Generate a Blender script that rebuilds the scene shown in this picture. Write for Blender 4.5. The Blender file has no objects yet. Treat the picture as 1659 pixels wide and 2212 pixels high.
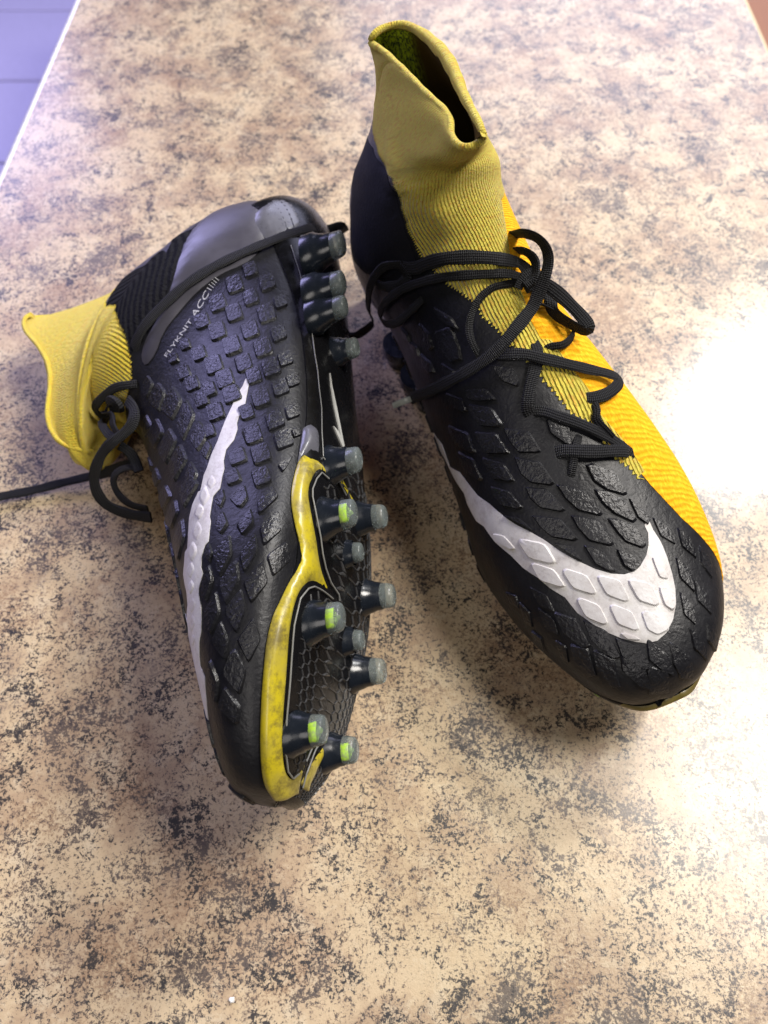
import bpy, bmesh, math, random
import numpy as np
from mathutils import Vector, Matrix
from mathutils.bvhtree import BVHTree
from mathutils.geometry import delaunay_2d_cdt

random.seed(7)
R = math.radians
SC = bpy.context.scene
COL = SC.collection

# ------------------------------------------------------------------ camera
CAM_H, CAM_PITCH, FPX, CX, CY = 0.34868, 59.7916, 1769.04, 829.5, 1106.0     # metres, degrees, focal length in units of a 1659 x 2212 frame
cam_d = bpy.data.cameras.new('camera')
cam = bpy.data.objects.new('camera', cam_d)
COL.objects.link(cam)
cam.location = (0, 0, CAM_H)
cam.rotation_euler = (R(90 - CAM_PITCH), 0, 0)
cam_d.sensor_fit = 'VERTICAL'
cam_d.sensor_height = 24
cam_d.lens = FPX / 2212 * 24
cam_d.clip_start = 0.02
cam_d.clip_end = 50
cam_d.dof.use_dof = True
cam_d.dof.focus_distance = 0.30
cam_d.dof.aperture_fstop = 8.0
SC.camera = cam

# ------------------------------------------------------------------ light
SC.view_settings.view_transform = 'Standard'
SC.view_settings.look = 'None'
SC.view_settings.exposure = 0.0
SC.view_settings.gamma = 1.0
world = bpy.data.worlds.new('World')
SC.world = world
world.use_nodes = True
wb = world.node_tree.nodes['Background']
wb.inputs['Color'].default_value = (0.80, 0.84, 1.0, 1)
wb.inputs['Strength'].default_value = 0.035


def lamp(name, loc, target, size, power, col, shape='DISK', sy=None):
    d = bpy.data.lights.new(name, 'AREA')
    d.shape = shape
    d.size = size
    if sy:
        d.size_y = sy
    d.energy = power
    d.color = col
    o = bpy.data.objects.new(name, d)
    COL.objects.link(o)
    o.location = loc
    o.rotation_euler = (Vector(target) - Vector(loc)).to_track_quat('-Z', 'Y').to_euler()
    return o


lamp('ceiling_lamp', (1.12, 0.50, 1.95), (0.05, 0.25, 0), 0.8, 50, (1.0, 0.945, 0.87))
lamp('wall_lamp', (0.94, 1.27, 1.34), (0.05, 0.25, 0), 0.22, 25, (1.0, 0.98, 0.96))
lamp('side_window', (-1.5, 2.0, 0.9), (0, 0.3, 0), 1.3, 40, (0.54, 0.51, 1.0), 'RECTANGLE', 1.0)
lamp('far_window', (0.9, 3.6, 1.45), (0.1, 0.4, 0), 2.2, 44, (0.71, 0.72, 1.0), 'RECTANGLE', 1.4)
lamp('front_fill', (-0.45, -0.55, 1.2), (0, 0.28, 0.05), 0.7, 4.8, (1.0, 0.94, 0.88))  # added front fill, not a particular lamp in the room

# ------------------------------------------------------------------ node helpers


class NT:
    def __init__(self, name):
        self.m = bpy.data.materials.new(name)
        self.m.use_nodes = True
        self.t = self.m.node_tree
        self.b = self.t.nodes['Principled BSDF']
        self.b.inputs['Specular IOR Level'].default_value = 0.5

    def n(self, kind, **kw):
        nd = self.t.nodes.new(kind)
        for k, v in kw.items():
            if k in nd.inputs:
                nd.inputs[k].default_value = v
            else:
                setattr(nd, k, v)
        return nd

    def l(self, a, b):
        self.t.links.new(a, b)

    def coord(self, uv=False, scale=(1, 1, 1)):
        c = self.n('ShaderNodeTexCoord')
        mp = self.n('ShaderNodeMapping')
        mp.inputs['Scale'].default_value = scale
        self.l(c.outputs['UV' if uv else 'Object'], mp.inputs['Vector'])
        return mp.outputs['Vector']

    def noise(self, vec, scale, detail=4, rough=0.6, dist=0.0):
        nd = self.n('ShaderNodeTexNoise')
        nd.inputs['Scale'].default_value = scale
        nd.inputs['Detail'].default_value = detail
        nd.inputs['Roughness'].default_value = rough
        nd.inputs['Distortion'].default_value = dist
        self.l(vec, nd.inputs['Vector'])
        return nd.outputs['Fac']

    def ramp(self, fac, stops, interp='LINEAR'):
        r = self.n('ShaderNodeValToRGB')
        r.color_ramp.interpolation = interp
        e = r.color_ramp.elements
        e[0].position, e[1].position = stops[0][0], stops[-1][0]
        for p, c in stops[1:-1]:
            e.new(p)
        for k, (p, c) in enumerate(stops):
            v = (c, c, c) if not hasattr(c, '__len__') else c
            e[k].position = p
            e[k].color = (*v, 1)
        self.l(fac, r.inputs['Fac'])
        return r.outputs['Color']

    def mix(self, fac, a, b, mode='MIX'):
        m = self.n('ShaderNodeMix')
        m.data_type = 'RGBA'
        m.blend_type = mode
        for k, v in ((0, fac), (6, a), (7, b)):
            if hasattr(v, 'is_linked'):
                self.l(v, m.inputs[k])
            elif k == 0:
                m.inputs[0].default_value = v
            else:
                m.inputs[k].default_value = (*v, 1)
        return m.outputs[2]

    def math(self, op, a, b=0.5):
        m = self.n('ShaderNodeMath')
        m.operation = op
        for k, v in ((0, a), (1, b)):
            if hasattr(v, 'is_linked'):
                self.l(v, m.inputs[k])
            else:
                m.inputs[k].default_value = v
        return m.outputs[0]

    def bump(self, h, strength, dist=0.001, prev=None):
        b = self.n('ShaderNodeBump')
        b.inputs['Strength'].default_value = strength
        b.inputs['Distance'].default_value = dist
        self.l(h, b.inputs['Height'])
        if prev is not None:
            self.l(prev, b.inputs['Normal'])
        return b.outputs['Normal']

    def done(self, col=None, rough=None, normal=None, **kw):
        for nm, v in (('Base Color', col), ('Roughness', rough), ('Normal', normal)):
            if v is None:
                continue
            if hasattr(v, 'is_linked'):
                self.l(v, self.b.inputs[nm])
            elif nm == 'Base Color':
                self.b.inputs[nm].default_value = (*v, 1)
            else:
                self.b.inputs[nm].default_value = v
        for k, v in kw.items():
            self.b.inputs[k.replace('_', ' ')].default_value = v if not isinstance(v, tuple) else (*v, 1)
        return self.m


M = {}


def leather(name, base, rough, fine, strength, spec=0.5):
    t = NT(name)
    t.b.inputs['Specular IOR Level'].default_value = spec
    v = t.coord()
    n1 = t.noise(v, 900, 3, 0.6)
    n2 = t.noise(v, 60, 4, 0.6)
    mp = t.coord(scale=(1, 1, 1))
    w = t.noise(v, fine, 2, 0.5, 0.6)
    h = t.math('ADD', t.math('MULTIPLY', n1, 0.5), w)
    nrm = t.bump(h, strength, 0.0006)
    col = t.mix(n2, tuple(c * 0.7 for c in base), tuple(c * 1.35 for c in base))
    rg = t.ramp(n2, [(0.3, rough - 0.07), (0.7, rough + 0.1)])
    return t.done(col, rg, nrm)


M['upper'] = leather('black_upper', (0.0085, 0.0085, 0.011), 0.43, 420, 0.35, 0.4)
M['block'] = leather('black_grip', (0.0100, 0.0100, 0.0125), 0.35, 520, 0.75, 0.5)
M['satin'] = leather('grey_satin', (0.055, 0.052, 0.066), 0.40, 260, 0.10, 0.7)
M['suede'] = leather('navy_suede', (0.009, 0.009, 0.014), 0.75, 700, 0.30, 0.2)

t = NT('white_print')
v = t.coord()
d1 = t.ramp(t.noise(v, 70, 6, 0.7), [(0.42, 0.0), (0.72, 1.0)])
d2 = t.ramp(t.noise(v, 420, 4, 0.7), [(0.56, 0.0), (0.74, 1.0)])
c = t.mix(t.math('MULTIPLY', d1, 0.55), (0.66, 0.645, 0.635), (0.38, 0.325, 0.30))
c = t.mix(t.math('MULTIPLY', d2, t.math('ADD', t.math('MULTIPLY', d1, 0.5), 0.22)), c, (0.15, 0.12, 0.10))
c = t.mix(t.math('MULTIPLY', t.ramp(t.noise(v, 150, 5, 0.8), [(0.52, 0.0), (0.66, 1.0)]), 0.35), c, (0.34, 0.29, 0.26))
M['white'] = t.done(c, 0.42, t.bump(t.noise(v, 500, 3), 0.25, 0.0005))


def knit(name, a, b, c, ribs, strength, spk, fuzz=True, zone_ramp=None):
    t = NT(name)
    uv = t.coord(True)
    ob = t.coord()
    w = t.n('ShaderNodeTexWave')
    w.wave_type, w.bands_direction = 'BANDS', 'X' if name in ('black_ribbed_knit', 'orange_knit') else 'Y'
    w.inputs['Scale'].default_value = ribs
    w.inputs['Distortion'].default_value = 5.0 if name == 'orange_knit' else 0.8
    w.inputs['Detail'].default_value = 2
    if name == 'black_ribbed_knit':
        turn = t.n('ShaderNodeMapping')
        turn.inputs['Rotation'].default_value = (0, 0, R(73))
        t.l(uv, turn.inputs['Vector'])
        t.l(turn.outputs['Vector'], w.inputs['Vector'])
    else:
        t.l(uv, w.inputs['Vector'])
    stitch = t.noise(t.coord(True, (0.45, 1.6, 1)), 900, 3, 0.65)
    grain = t.ramp(t.noise(t.coord(True, (0.5, 1.5, 1)), 820, 3, 0.7), [(0.40, 0.0), (0.60, 1.0)])
    big = t.noise(ob, 55, 3, 0.6)
    speck = t.ramp(t.noise(t.coord(True, (0.5, 1.7, 1)), 520, 4, 0.75), [(0.50, 0.0), (0.62, 1.0)])
    col = t.mix(t.math('ADD', t.math('MULTIPLY', big, 0.35), t.math('MULTIPLY', grain, 0.65)), a, b)
    col = t.mix(t.math('MULTIPLY', speck, spk), col, c)
    if name == 'orange_knit':
        col = t.mix(t.math('MULTIPLY', t.math('MULTIPLY', w.outputs['Fac'], big), 0.6), col, (0.97, 0.62, 0.04))
        col = t.mix(t.math('MULTIPLY', t.ramp(t.noise(t.coord(True, (1, 3, 1)), 320, 5, 0.8), [(0.52, 0.0), (0.68, 1.0)]), 0.6), col, (0.80, 0.22, 0.008))
    sx = t.n('ShaderNodeSeparateXYZ')
    t.l(uv, sx.inputs[0])
    zone = t.ramp(sx.outputs['X'], zone_ramp) if zone_ramp else 1.0
    h = t.math('ADD', t.math('MULTIPLY', t.math('MULTIPLY', w.outputs['Fac'], 0.9), zone), t.math('MULTIPLY', stitch, 1.3))
    nrm = t.bump(h, strength, 0.0015)
    m = t.done(col, 0.92, nrm)
    t.b.inputs['Specular IOR Level'].default_value = 0.15
    t.b.inputs['Sheen Weight'].default_value = 0.25 if fuzz else 0.0
    t.b.inputs['Sheen Roughness'].default_value = 0.5
    return m


RIBS = [(0.255, 1.0), (0.290, 0.25)]
M['yellow'] = knit('yellow_knit', (0.84, 0.69, 0.085), (0.72, 0.62, 0.085), (0.72, 0.33, 0.04), 265, 1.0, 0.7, True, RIBS)
M['yellowpair'] = knit('bright_yellow_knit', (0.82, 0.64, 0.055), (0.64, 0.52, 0.06), (0.80, 0.42, 0.03), 290, 0.8, 0.5, True, [(0.232, 1.0), (0.262, 0.15)])
t = NT('cuff_lining')
uv = t.coord(True)
sx = t.n('ShaderNodeSeparateXYZ')
t.l(uv, sx.inputs[0])
dy = t.math('ABSOLUTE', t.math('ADD', sx.outputs['Y'], 0.091), 0)
zone = t.ramp(dy, [(0.011, 0.0), (0.017, 1.0)])
mot = t.ramp(t.noise(t.coord(True, (0.4, 1.5, 1)), 500, 4, 0.8), [(0.44, 0.0), (0.56, 1.0)])
c = t.mix(mot, (0.48, 0.62, 0.03), (0.06, 0.09, 0.03))
tip = t.ramp(sx.outputs['X'], [(0.385, 0.0), (0.397, 1.0)])
c = t.mix(t.math('MULTIPLY', tip, 0.5), c, (0.75, 0.36, 0.03))
M['lining'] = t.done(t.mix(zone, c, (0.075, 0.048, 0.012)), 0.95, None)  # brown away from the green: shade inside the cuff put into the colour
t.b.inputs['Specular IOR Level'].default_value = 0.05
M['orange'] = knit('orange_knit', (0.92, 0.33, 0.008), (0.94, 0.47, 0.010), (0.96, 0.62, 0.03), 165, 0.45, 0.7, False)
M['rib'] = knit('black_ribbed_knit', (0.010, 0.010, 0.013), (0.014, 0.014, 0.018), (0.018, 0.018, 0.022), 150, 1.0, 0.4, False)

t = NT('yellow_plastic')
v = t.coord()
n1 = t.ramp(t.noise(v, 30, 5, 0.7), [(0.42, 0.0), (0.60, 1.0)])
n2 = t.ramp(t.noise(v, 85, 7, 0.82), [(0.47, 0.0), (0.62, 1.0)])
c = t.mix(t.math('MULTIPLY', n1, 0.60), (0.52, 0.42, 0.014), (0.26, 0.215, 0.085))
c = t.mix(t.math('MULTIPLY', n2, 0.75), c, (0.085, 0.060, 0.018))
M['trim'] = t.done(c, t.ramp(n2, [(0, 0.32), (1, 0.55)]), t.bump(t.noise(v, 300, 3), 0.12, 0.0005))
t.b.inputs['Coat Weight'].default_value = 0.2
t.b.inputs['Coat Roughness'].default_value = 0.2


M['trimshade'] = M['trim'].copy()  # darker copy for the standing boot: shade at its toe put into the colour
for nd_ in M['trimshade'].node_tree.nodes:
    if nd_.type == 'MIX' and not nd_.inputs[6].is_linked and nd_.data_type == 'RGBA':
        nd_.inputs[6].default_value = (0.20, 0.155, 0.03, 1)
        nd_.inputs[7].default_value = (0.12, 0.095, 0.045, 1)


def plastic(name, col, rough, **kw):
    t = NT(name)
    v = t.coord()
    n = t.noise(v, 240, 4, 0.65)
    return t.done(t.mix(n, tuple(c * 0.8 for c in col), tuple(c * 1.2 for c in col)), t.ramp(n, [(0.3, rough * 0.7), (0.75, rough * 1.6)]), t.bump(n, 0.06, 0.0005), **kw)


M['plate'] = plastic('black_gloss_plastic', (0.006, 0.006, 0.007), 0.22, Specular_IOR_Level=0.22)
M['smoke'] = plastic('smoked_plastic', (0.020, 0.023, 0.030), 0.16)
M['smokeclear'] = plastic('smoked_clear_plastic', (0.105, 0.105, 0.125), 0.30, Coat_Weight=0.25, Coat_Roughness=0.25)
M['stud'] = plastic('stud_plastic', (0.010, 0.013, 0.019), 0.20)
M['clear'] = plastic('clear_tip_plastic', (0.50, 0.57, 0.56), 0.22, Transmission_Weight=0.8, IOR=1.3)
t = NT('lime_plastic')
v = t.coord()
M['lime'] = t.done(t.mix(t.ramp(t.noise(v, 420, 5, 0.8), [(0.42, 0.0), (0.62, 1.0)]), (0.40, 0.66, 0.05), (0.26, 0.34, 0.16)), 0.4)
M['rimglint'] = plastic('rim_highlight_plastic', (0.20, 0.20, 0.19), 0.3)  # pale colour standing in for the highlight along plate and trim edges
M['silver'] = plastic('silver_print', (0.50, 0.50, 0.48), 0.3)
M['ridge'] = plastic('ridge_plastic', (0.05, 0.05, 0.052), 0.22)
M['letter'] = plastic('grey_print', (0.46, 0.46, 0.47), 0.5)
M['aglet'] = plastic('aglet_plastic', (0.36, 0.38, 0.35), 0.25)

t = NT('black_lace')
uv = t.coord(True)
w = t.n('ShaderNodeTexWave')
w.wave_type, w.bands_direction = 'BANDS', 'X'
w.inputs['Scale'].default_value = 420
w.inputs['Distortion'].default_value = 1.2
t.l(uv, w.inputs['Vector'])
ww = t.n('ShaderNodeTexWave')
ww.wave_type, ww.bands_direction = 'BANDS', 'Y'
ww.inputs['Scale'].default_value = 300
t.l(uv, ww.inputs['Vector'])
h = t.math('ADD', w.outputs['Fac'], t.math('MULTIPLY', ww.outputs['Fac'], 0.6))
M['lace'] = t.done(t.mix(h, (0.006, 0.006, 0.007), (0.013, 0.013, 0.015)), 0.7, t.bump(h, 0.7, 0.0005))
t.b.inputs['Specular IOR Level'].default_value = 0.3

# laminate with a printed stone pattern
t = NT('stone_pattern_laminate')
v = t.coord()
wv = t.n('ShaderNodeVectorMath', operation='ADD')
nz = t.n('ShaderNodeTexNoise')
nz.inputs['Scale'].default_value = 260
nz.inputs['Detail'].default_value = 3
t.l(v, nz.inputs['Vector'])
sc = t.n('ShaderNodeVectorMath', operation='SCALE')
sc.inputs['Scale'].default_value = 0.0022
t.l(nz.outputs['Color'], sc.inputs[0])
t.l(v, wv.inputs[0])
t.l(sc.outputs[0], wv.inputs[1])
v2 = wv.outputs[0]
big = t.noise(v2, 20, 5, 0.65)
base = t.ramp(big, [(0.34, (0.60, 0.48, 0.315)), (0.47, (0.565, 0.435, 0.275)), (0.57, (0.42, 0.30, 0.19)), (0.67, (0.53, 0.405, 0.26))])
cream = t.ramp(t.noise(v2, 75, 7, 0.78, 0.3), [(0.52, 0.0), (0.60, 1.0)])
base = t.mix(t.math('MULTIPLY', cream, 0.5), base, (0.64, 0.54, 0.38))
fine = t.noise(v2, 380, 7, 0.80)
finer = t.noise(v2, 760, 5, 0.75)
fine = t.math('ADD', t.math('MULTIPLY', fine, 0.60), t.math('MULTIPLY', finer, 0.40))


def flecks(cl_scale, w, lo, hi, dist=0.5, dim=5):
    cl = t.noise(v2, cl_scale, dim, 0.66, dist)
    s = t.math('ADD', t.math('MULTIPLY', cl, w), t.math('MULTIPLY', fine, 1 - w))
    return t.ramp(s, [(lo, 0.0), (hi, 1.0)])


base = t.mix(t.math('MULTIPLY', flecks(24, 0.40, 0.508, 0.548), 0.68), base, (0.250, 0.145, 0.080))
base = t.mix(t.math('MULTIPLY', flecks(52, 0.34, 0.520, 0.550, 0.3), 0.50), base, (0.19, 0.150, 0.125))
base = t.mix(t.math('MULTIPLY', flecks(34, 0.40, 0.520, 0.544, 0.6), 0.86), base, (0.075, 0.060, 0.056))
base = t.mix(t.math('MULTIPLY', flecks(56, 0.44, 0.536, 0.558, 0.4), 0.94), base, (0.024, 0.022, 0.024))
dust = t.ramp(t.noise(v2, 560, 6, 0.85), [(0.565, 0.0), (0.62, 1.0)])
base = t.mix(t.math('MULTIPLY', dust, 0.60), base, (0.090, 0.062, 0.048))
rel = t.math('ADD', t.noise(v, 900, 3, 0.6), t.math('MULTIPLY', fine, 0.8))
M['laminate'] = t.done(base, t.ramp(fine, [(0.3, 0.36), (0.7, 0.48)]), t.bump(rel, 0.28, 0.0006))
t.b.inputs['Coat Weight'].default_value = 0.6
t.b.inputs['Coat Roughness'].default_value = 0.21

M['edge'] = plastic('white_glare_edge', (0.80, 0.79, 0.78), 0.25)  # white strip: glare on the laminate's edge put into its colour
M['edgelit'] = plastic('cream_lit_edge', (0.62, 0.50, 0.34), 0.35)  # cream strip: light on the rounded edge put into its colour
M['substrate'] = plastic('brown_board', (0.16, 0.09, 0.05), 0.6)
M['tile'] = plastic('lilac_floor_tile', (0.52, 0.49, 0.74), 0.35)
M['grout'] = plastic('grout', (0.13, 0.11, 0.18), 0.8)
t = NT('brown_wood')
v = t.coord(scale=(30, 2, 30))
M['wood'] = t.done(t.mix(t.noise(v, 3, 4, 0.6), (0.19, 0.060, 0.006), (0.27, 0.095, 0.012)), 0.45)

# ------------------------------------------------------------------ object helpers


def mesh_obj(name, verts, faces, mat, parent=None, uvs=None, smooth=True, sharp=None, fix=True):
    me = bpy.data.meshes.new(name)
    me.from_pydata([tuple(p) for p in verts], [], faces)
    if uvs is not None:
        ul = me.uv_layers.new(name='UVMap')
        li = np.zeros(len(me.loops), dtype=np.int32)
        me.loops.foreach_get('vertex_index', li)
        ul.data.foreach_set('uv', np.asarray(uvs, dtype=np.float32)[li].ravel())
    for m in (mat if isinstance(mat, (list, tuple)) else [mat]):
        me.materials.append(M[m])
    if fix:
        bm = bmesh.new()
        bm.from_mesh(me)
        bmesh.ops.recalc_face_normals(bm, faces=bm.faces)
        bm.to_mesh(me)
        bm.free()
    if smooth:
        me.polygons.foreach_set('use_smooth', [True] * len(me.polygons))
        if sharp:
            me.set_sharp_from_angle(angle=R(sharp))
    o = bpy.data.objects.new(name, me)
    COL.objects.link(o)
    if parent is not None:
        o.parent = parent
    return o


def thing(name, label, cat, group=None, matrix=None):
    o = bpy.data.objects.new(name, None)
    o.empty_display_size = 0.05
    COL.objects.link(o)
    if matrix is not None:
        o.matrix_world = matrix
    o['label'] = label
    o['category'] = cat
    if group:
        o['group'] = group
    return o


FW = np.array([0, math.cos(R(CAM_PITCH)), -math.sin(R(CAM_PITCH))])
UPV = np.array([0, math.sin(R(CAM_PITCH)), math.cos(R(CAM_PITCH))])
EYE = np.array([0, 0, CAM_H])


def ray(px):
    d = np.array([1.0, 0, 0]) * (px[0] - CX) / FPX - UPV * (px[1] - CY) / FPX + FW
    return d / np.linalg.norm(d)


def on_plane(px, z):
    d = ray(px)
    return EYE + d * ((z - CAM_H) / d[2])


def project(p):
    q = np.asarray(p) - EYE
    z = q @ FW
    return np.stack([CX + FPX * q[..., 0] / z, CY - FPX * (q @ UPV) / z], -1)


def zoom(ox, oy, k):
    return lambda pts: [(ox + k * p[0], oy + k * p[1]) + tuple(p[2:]) for p in pts]


z1 = zoom(0, 378, .4883)
z2 = zoom(324, 810, .4394)
z4 = zoom(729, 432, .4232)
z5 = zoom(864, 864, .4792)
z6 = zoom(0, 594, .2685)
z9 = zoom(486, 378, .293)
za1 = zoom(945, 810, .2604)
za2 = zoom(1026, 1107, .3255)
za3 = zoom(783, 540, .2604)
zb1 = zoom(270, 513, .2604)
zb2 = zoom(297, 1026, .2442)
zh = zoom(540, 1242, .2320)
z3 = zoom(702, 27, .3255)

# ------------------------------------------------------------------ the shape of a boot
# one row per section, toe to cuff: dorsal x z, plantar x z, lateral width, medial width, height of the widest point, two exponents, sideways shift
FOOT = [[0.2867,0.0295,0.285,0.0286,0.0013,0.0004,0.5,2,2,0.0014],
[0.2849,0.0368,0.2842,0.024,0.0104,0.0113,0.45,2,2.2,0.0016],
[0.2804,0.0439,0.2805,0.0223,0.0184,0.0193,0.42,2,2.4,0.0015],
[0.2695,0.0495,0.271,0.0194,0.0275,0.0301,0.4,2,2.8,0.0004],
[0.253,0.055,0.255,0.0168,0.0359,0.0392,0.38,2,3.2,-0.0008],
[0.2325,0.0621,0.234,0.0141,0.0431,0.0454,0.36,2,3.6,-0.0018],
[0.2064,0.0717,0.206,0.0104,0.0473,0.0484,0.34,2,3.6,-0.0028],
[0.1792,0.0833,0.176,0.0085,0.0447,0.0456,0.33,2,3.2,-0.0037],
[0.1533,0.0943,0.144,0.0096,0.0406,0.0403,0.34,2,3,-0.0034],
[0.1329,0.1026,0.11,0.0118,0.0371,0.0357,0.36,2,2.8,-0.0022],
[0.1176,0.1114,0.072,0.0144,0.035,0.0336,0.4,2,2.6,-0.0019],
[0.1083,0.1197,0.038,0.0175,0.0352,0.0338,0.45,2,2.5,-0.0004],
[0.1031,0.1278,0.014,0.0222,0.0369,0.0347,0.48,2,2.3,0.002],
[0.0999,0.1348,0.0015,0.0333,0.0363,0.0338,0.48,2,2.1,0.0025]]
ANKLE_A = [[0.0989,0.1412,-0.0019,0.0573,0.0342,0.032,0.47,2,2,0.0013],
[0.0975,0.1444,0.0002,0.0874,0.0299,0.0282,0.47,2,2,0.0012],
[0.0993,0.1452,0.0102,0.1115,0.0249,0.0242,0.48,2,2,0.0004],
[0.105,0.1483,0.0155,0.1237,0.0219,0.0207,0.5,2,2,0.0005],
[0.109,0.1537,0.019,0.1379,0.0188,0.0174,0.52,2,2,0.0015],
[0.1129,0.159,0.0238,0.153,0.0167,0.0125,0.52,2,2,0.003],
[0.1195,0.1661,0.0316,0.1675,0.0148,0.0086,0.52,2,2,0.0015]]
ANKLE_B = [[0.1030,0.1358,-0.002,0.057,0.0342,0.0319,0.47,2,2,0.0024],
[0.1115,0.1365,0.004,0.0863,0.03,0.0288,0.47,2,2,0.0008],
[0.1205,0.1375,0.0142,0.1157,0.026,0.0253,0.48,2,2,0.0003],
[0.1250,0.1400,0.0205,0.1293,0.023,0.025,0.5,2,2,-0.0029],
[0.1265,0.1430,0.0245,0.153,0.0191,0.0181,0.52,2,2,-0.0033],
[0.119,0.1465,0.0242,0.1826,0.0128,0.0128,0.52,2,2,-0.0019],
[0.121,0.1485,0.0222,0.2037,0.009,0.009,0.52,2,2,-0.0051]]
FOOT, ANKLE_A, ANKLE_B = [np.array(a) for a in (FOOT, ANKLE_A, ANKLE_B)]


def section(tab, t):
    n = len(tab)
    t = np.clip(np.asarray(t, float), 0, n - 1 - 1e-9)
    i = np.floor(t).astype(int)
    f = (t - i)[..., None]
    p0, p1, p2, p3 = [tab[np.clip(i + k, 0, n - 1)] for k in (-1, 0, 1, 2)]
    return .5 * (2 * p1 + (p2 - p0) * f + (2 * p0 - 5 * p1 + 4 * p2 - p3) * f * f + (3 * p1 - p0 - 3 * p2 + p3) * f ** 3)


class Boot:
    def __init__(self, tab, mir, pose, label, crumple=None, rim=None):
        self.tab, self.mir, self.crumple, self.rim = tab, mir, crumple, None
        x, y, z, a, b, c = pose
        self.mat = Matrix.Translation((x, y, z)) @ Matrix.Rotation(a, 4, 'Z') @ Matrix.Rotation(c, 4, 'Y') @ Matrix.Rotation(b, 4, 'X')
        self.rot = np.array(self.mat.to_3x3())
        self.loc = np.array([x, y, z])
        if rim:
            self.rim = rim(self)
        self.root = thing('football_boot', label, 'football boot', 'pair of football boots', self.mat)
        T = np.concatenate([np.linspace(0, 1, 14) ** 1.5, np.linspace(1, len(tab) - 1, 190)[1:]])
        TH = np.linspace(0, 1, 145)
        self.gt, self.gh = np.meshgrid(T, TH, indexing='ij')
        W = self.world(self.S(self.gt, self.gh))
        nt, nh = self.gt.shape
        ii, jj = np.meshgrid(np.arange(nt - 1), np.arange(nh - 1), indexing='ij')
        q = np.stack([ii * nh + jj, (ii + 1) * nh + jj, (ii + 1) * nh + jj + 1, ii * nh + jj + 1], -1).reshape(-1, 4)
        tri = np.concatenate([q[:, [0, 1, 2]], q[:, [0, 2, 3]]])
        self.V = W.reshape(-1, 3)
        self.tri = tri
        self.ft, self.fh = self.gt.ravel(), self.gh.ravel()
        self.bvh = BVHTree.FromPolygons([Vector(p) for p in self.V], [tuple(map(int, f)) for f in tri])
        self.PX = project(self.V)

    def S(self, t, th):
        """surface point in the boot's own frame; th in turns: 0 dorsal, .25 lateral, .5 plantar, .75 medial"""
        t = np.asarray(t, float)
        th = np.asarray(th, float)
        q = section(self.tab, t)
        a = 2 * np.pi * th
        c, s = np.cos(a), np.sin(a)
        Dx, Dz, Px, Pz, wl, wm, cf, n1, n2, yc = [q[..., k] for k in range(10)]
        e = 2 / np.maximum(np.where(c >= 0, n1, n2), 1.2)
        ac = np.sign(c) * np.abs(c) ** e
        bs = np.sign(s) * np.abs(s) ** e
        u = np.where(c >= 0, cf + (1 - cf) * ac, cf + cf * ac)
        w = np.where(s >= 0, np.maximum(wl, .0004), np.maximum(wm, .0004))
        P = np.stack([Px + (Dx - Px) * u, yc + w * bs, Pz + (Dz - Pz) * u], -1)
        if self.rim is not None:
            # the cuff runs out into its own rim line
            t0 = self.rim[0]
            k = np.clip((t - t0) / (len(self.tab) - 1 - t0), 0, 1)
            k = (k * k * (3 - 2 * k) * .6 + .4 * k)[..., None]
            x = th % 1.0
            Q = np.stack([np.interp(x, self.rim[1], self.rim[2][:, j]) for j in range(3)], -1)
            P = P * (1 - k) + Q * k
        if self.crumple:
            P = self.crumple(P, t, th % 1.0)
        return P * np.array([1, self.mir, 1])

    def N(self, t, th):
        e = 1e-3
        t = np.asarray(t, float)
        th = np.asarray(th, float)
        tl = np.maximum(t - 2e-2, 0.02)
        tu = np.minimum(tl + 4e-2, len(self.tab) - 1.001)
        a = self.S(tu, th) - self.S(tl, th)
        b = self.S(t, th + e * 4) - self.S(t, th - e * 4)
        n = np.cross(a, b)
        c = .5 * (self.S(t, np.zeros_like(th)) + self.S(t, np.zeros_like(th) + .5))
        ln = np.linalg.norm(n, axis=-1, keepdims=True)
        n = n / np.maximum(ln, 1e-12)
        # boot-wide orientation
        sg = self.mir * 1.0
        return n * (-sg)

    def world(self, p):
        return p @ self.rot.T + self.loc

    def local(self, p):
        return (np.asarray(p) - self.loc) @ self.rot

    def hit(self, px, near=True):
        """photo direction -> (t, th) on this boot"""
        d = ray(px)
        h = self.bvh.ray_cast(Vector(EYE), Vector(d))
        if h[0] is None:
            if not near:
                return None
            dist = np.linalg.norm(self.PX - np.array(px[:2]), axis=1)
            k = np.argsort(dist)[:30]
            # the nearest point on the outline, nearest the eye among equals
            k = k[np.argmin(dist[k] + 200 * np.linalg.norm(self.V[k] - EYE, axis=1))]
            return float(self.ft[k]), float(self.fh[k])
        f = self.tri[h[2]]
        A, B, C = self.V[f]
        p = np.array(h[0])
        m = np.stack([B - A, C - A], 1)
        uv = np.linalg.lstsq(m, p - A, rcond=None)[0]
        w = np.array([1 - uv.sum(), uv[0], uv[1]])
        return float(w @ self.ft[f]), float(w @ self.fh[f])

    def hits(self, pts, off=0.0):
        out = []
        for p in pts:
            t, h = self.hit(p)
            if off:
                # the piece stands proud by off: take the point below where it shows
                a = np.array(p[:2], float)
                q = a.copy()
                for _ in range(3):
                    e = a - project(self.world(self.S(t, h) + self.N(t, h) * off))
                    if np.linalg.norm(e) > 60:
                        break
                    q = q + e
                    t, h = self.hit(q)
            if out:
                h += round(out[-1][1] - h)
            out.append((t, h))
        return out

    def seen(self, t, th):
        p = self.world(self.S(t, th))
        d = p - EYE
        L = np.linalg.norm(d)
        h = self.bvh.ray_cast(Vector(EYE), Vector(d / L))
        return h[0] is not None and h[3] > L - 0.003


LT, LH = 0.020, 0.20          # metres per section step and per turn, for even meshing


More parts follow.
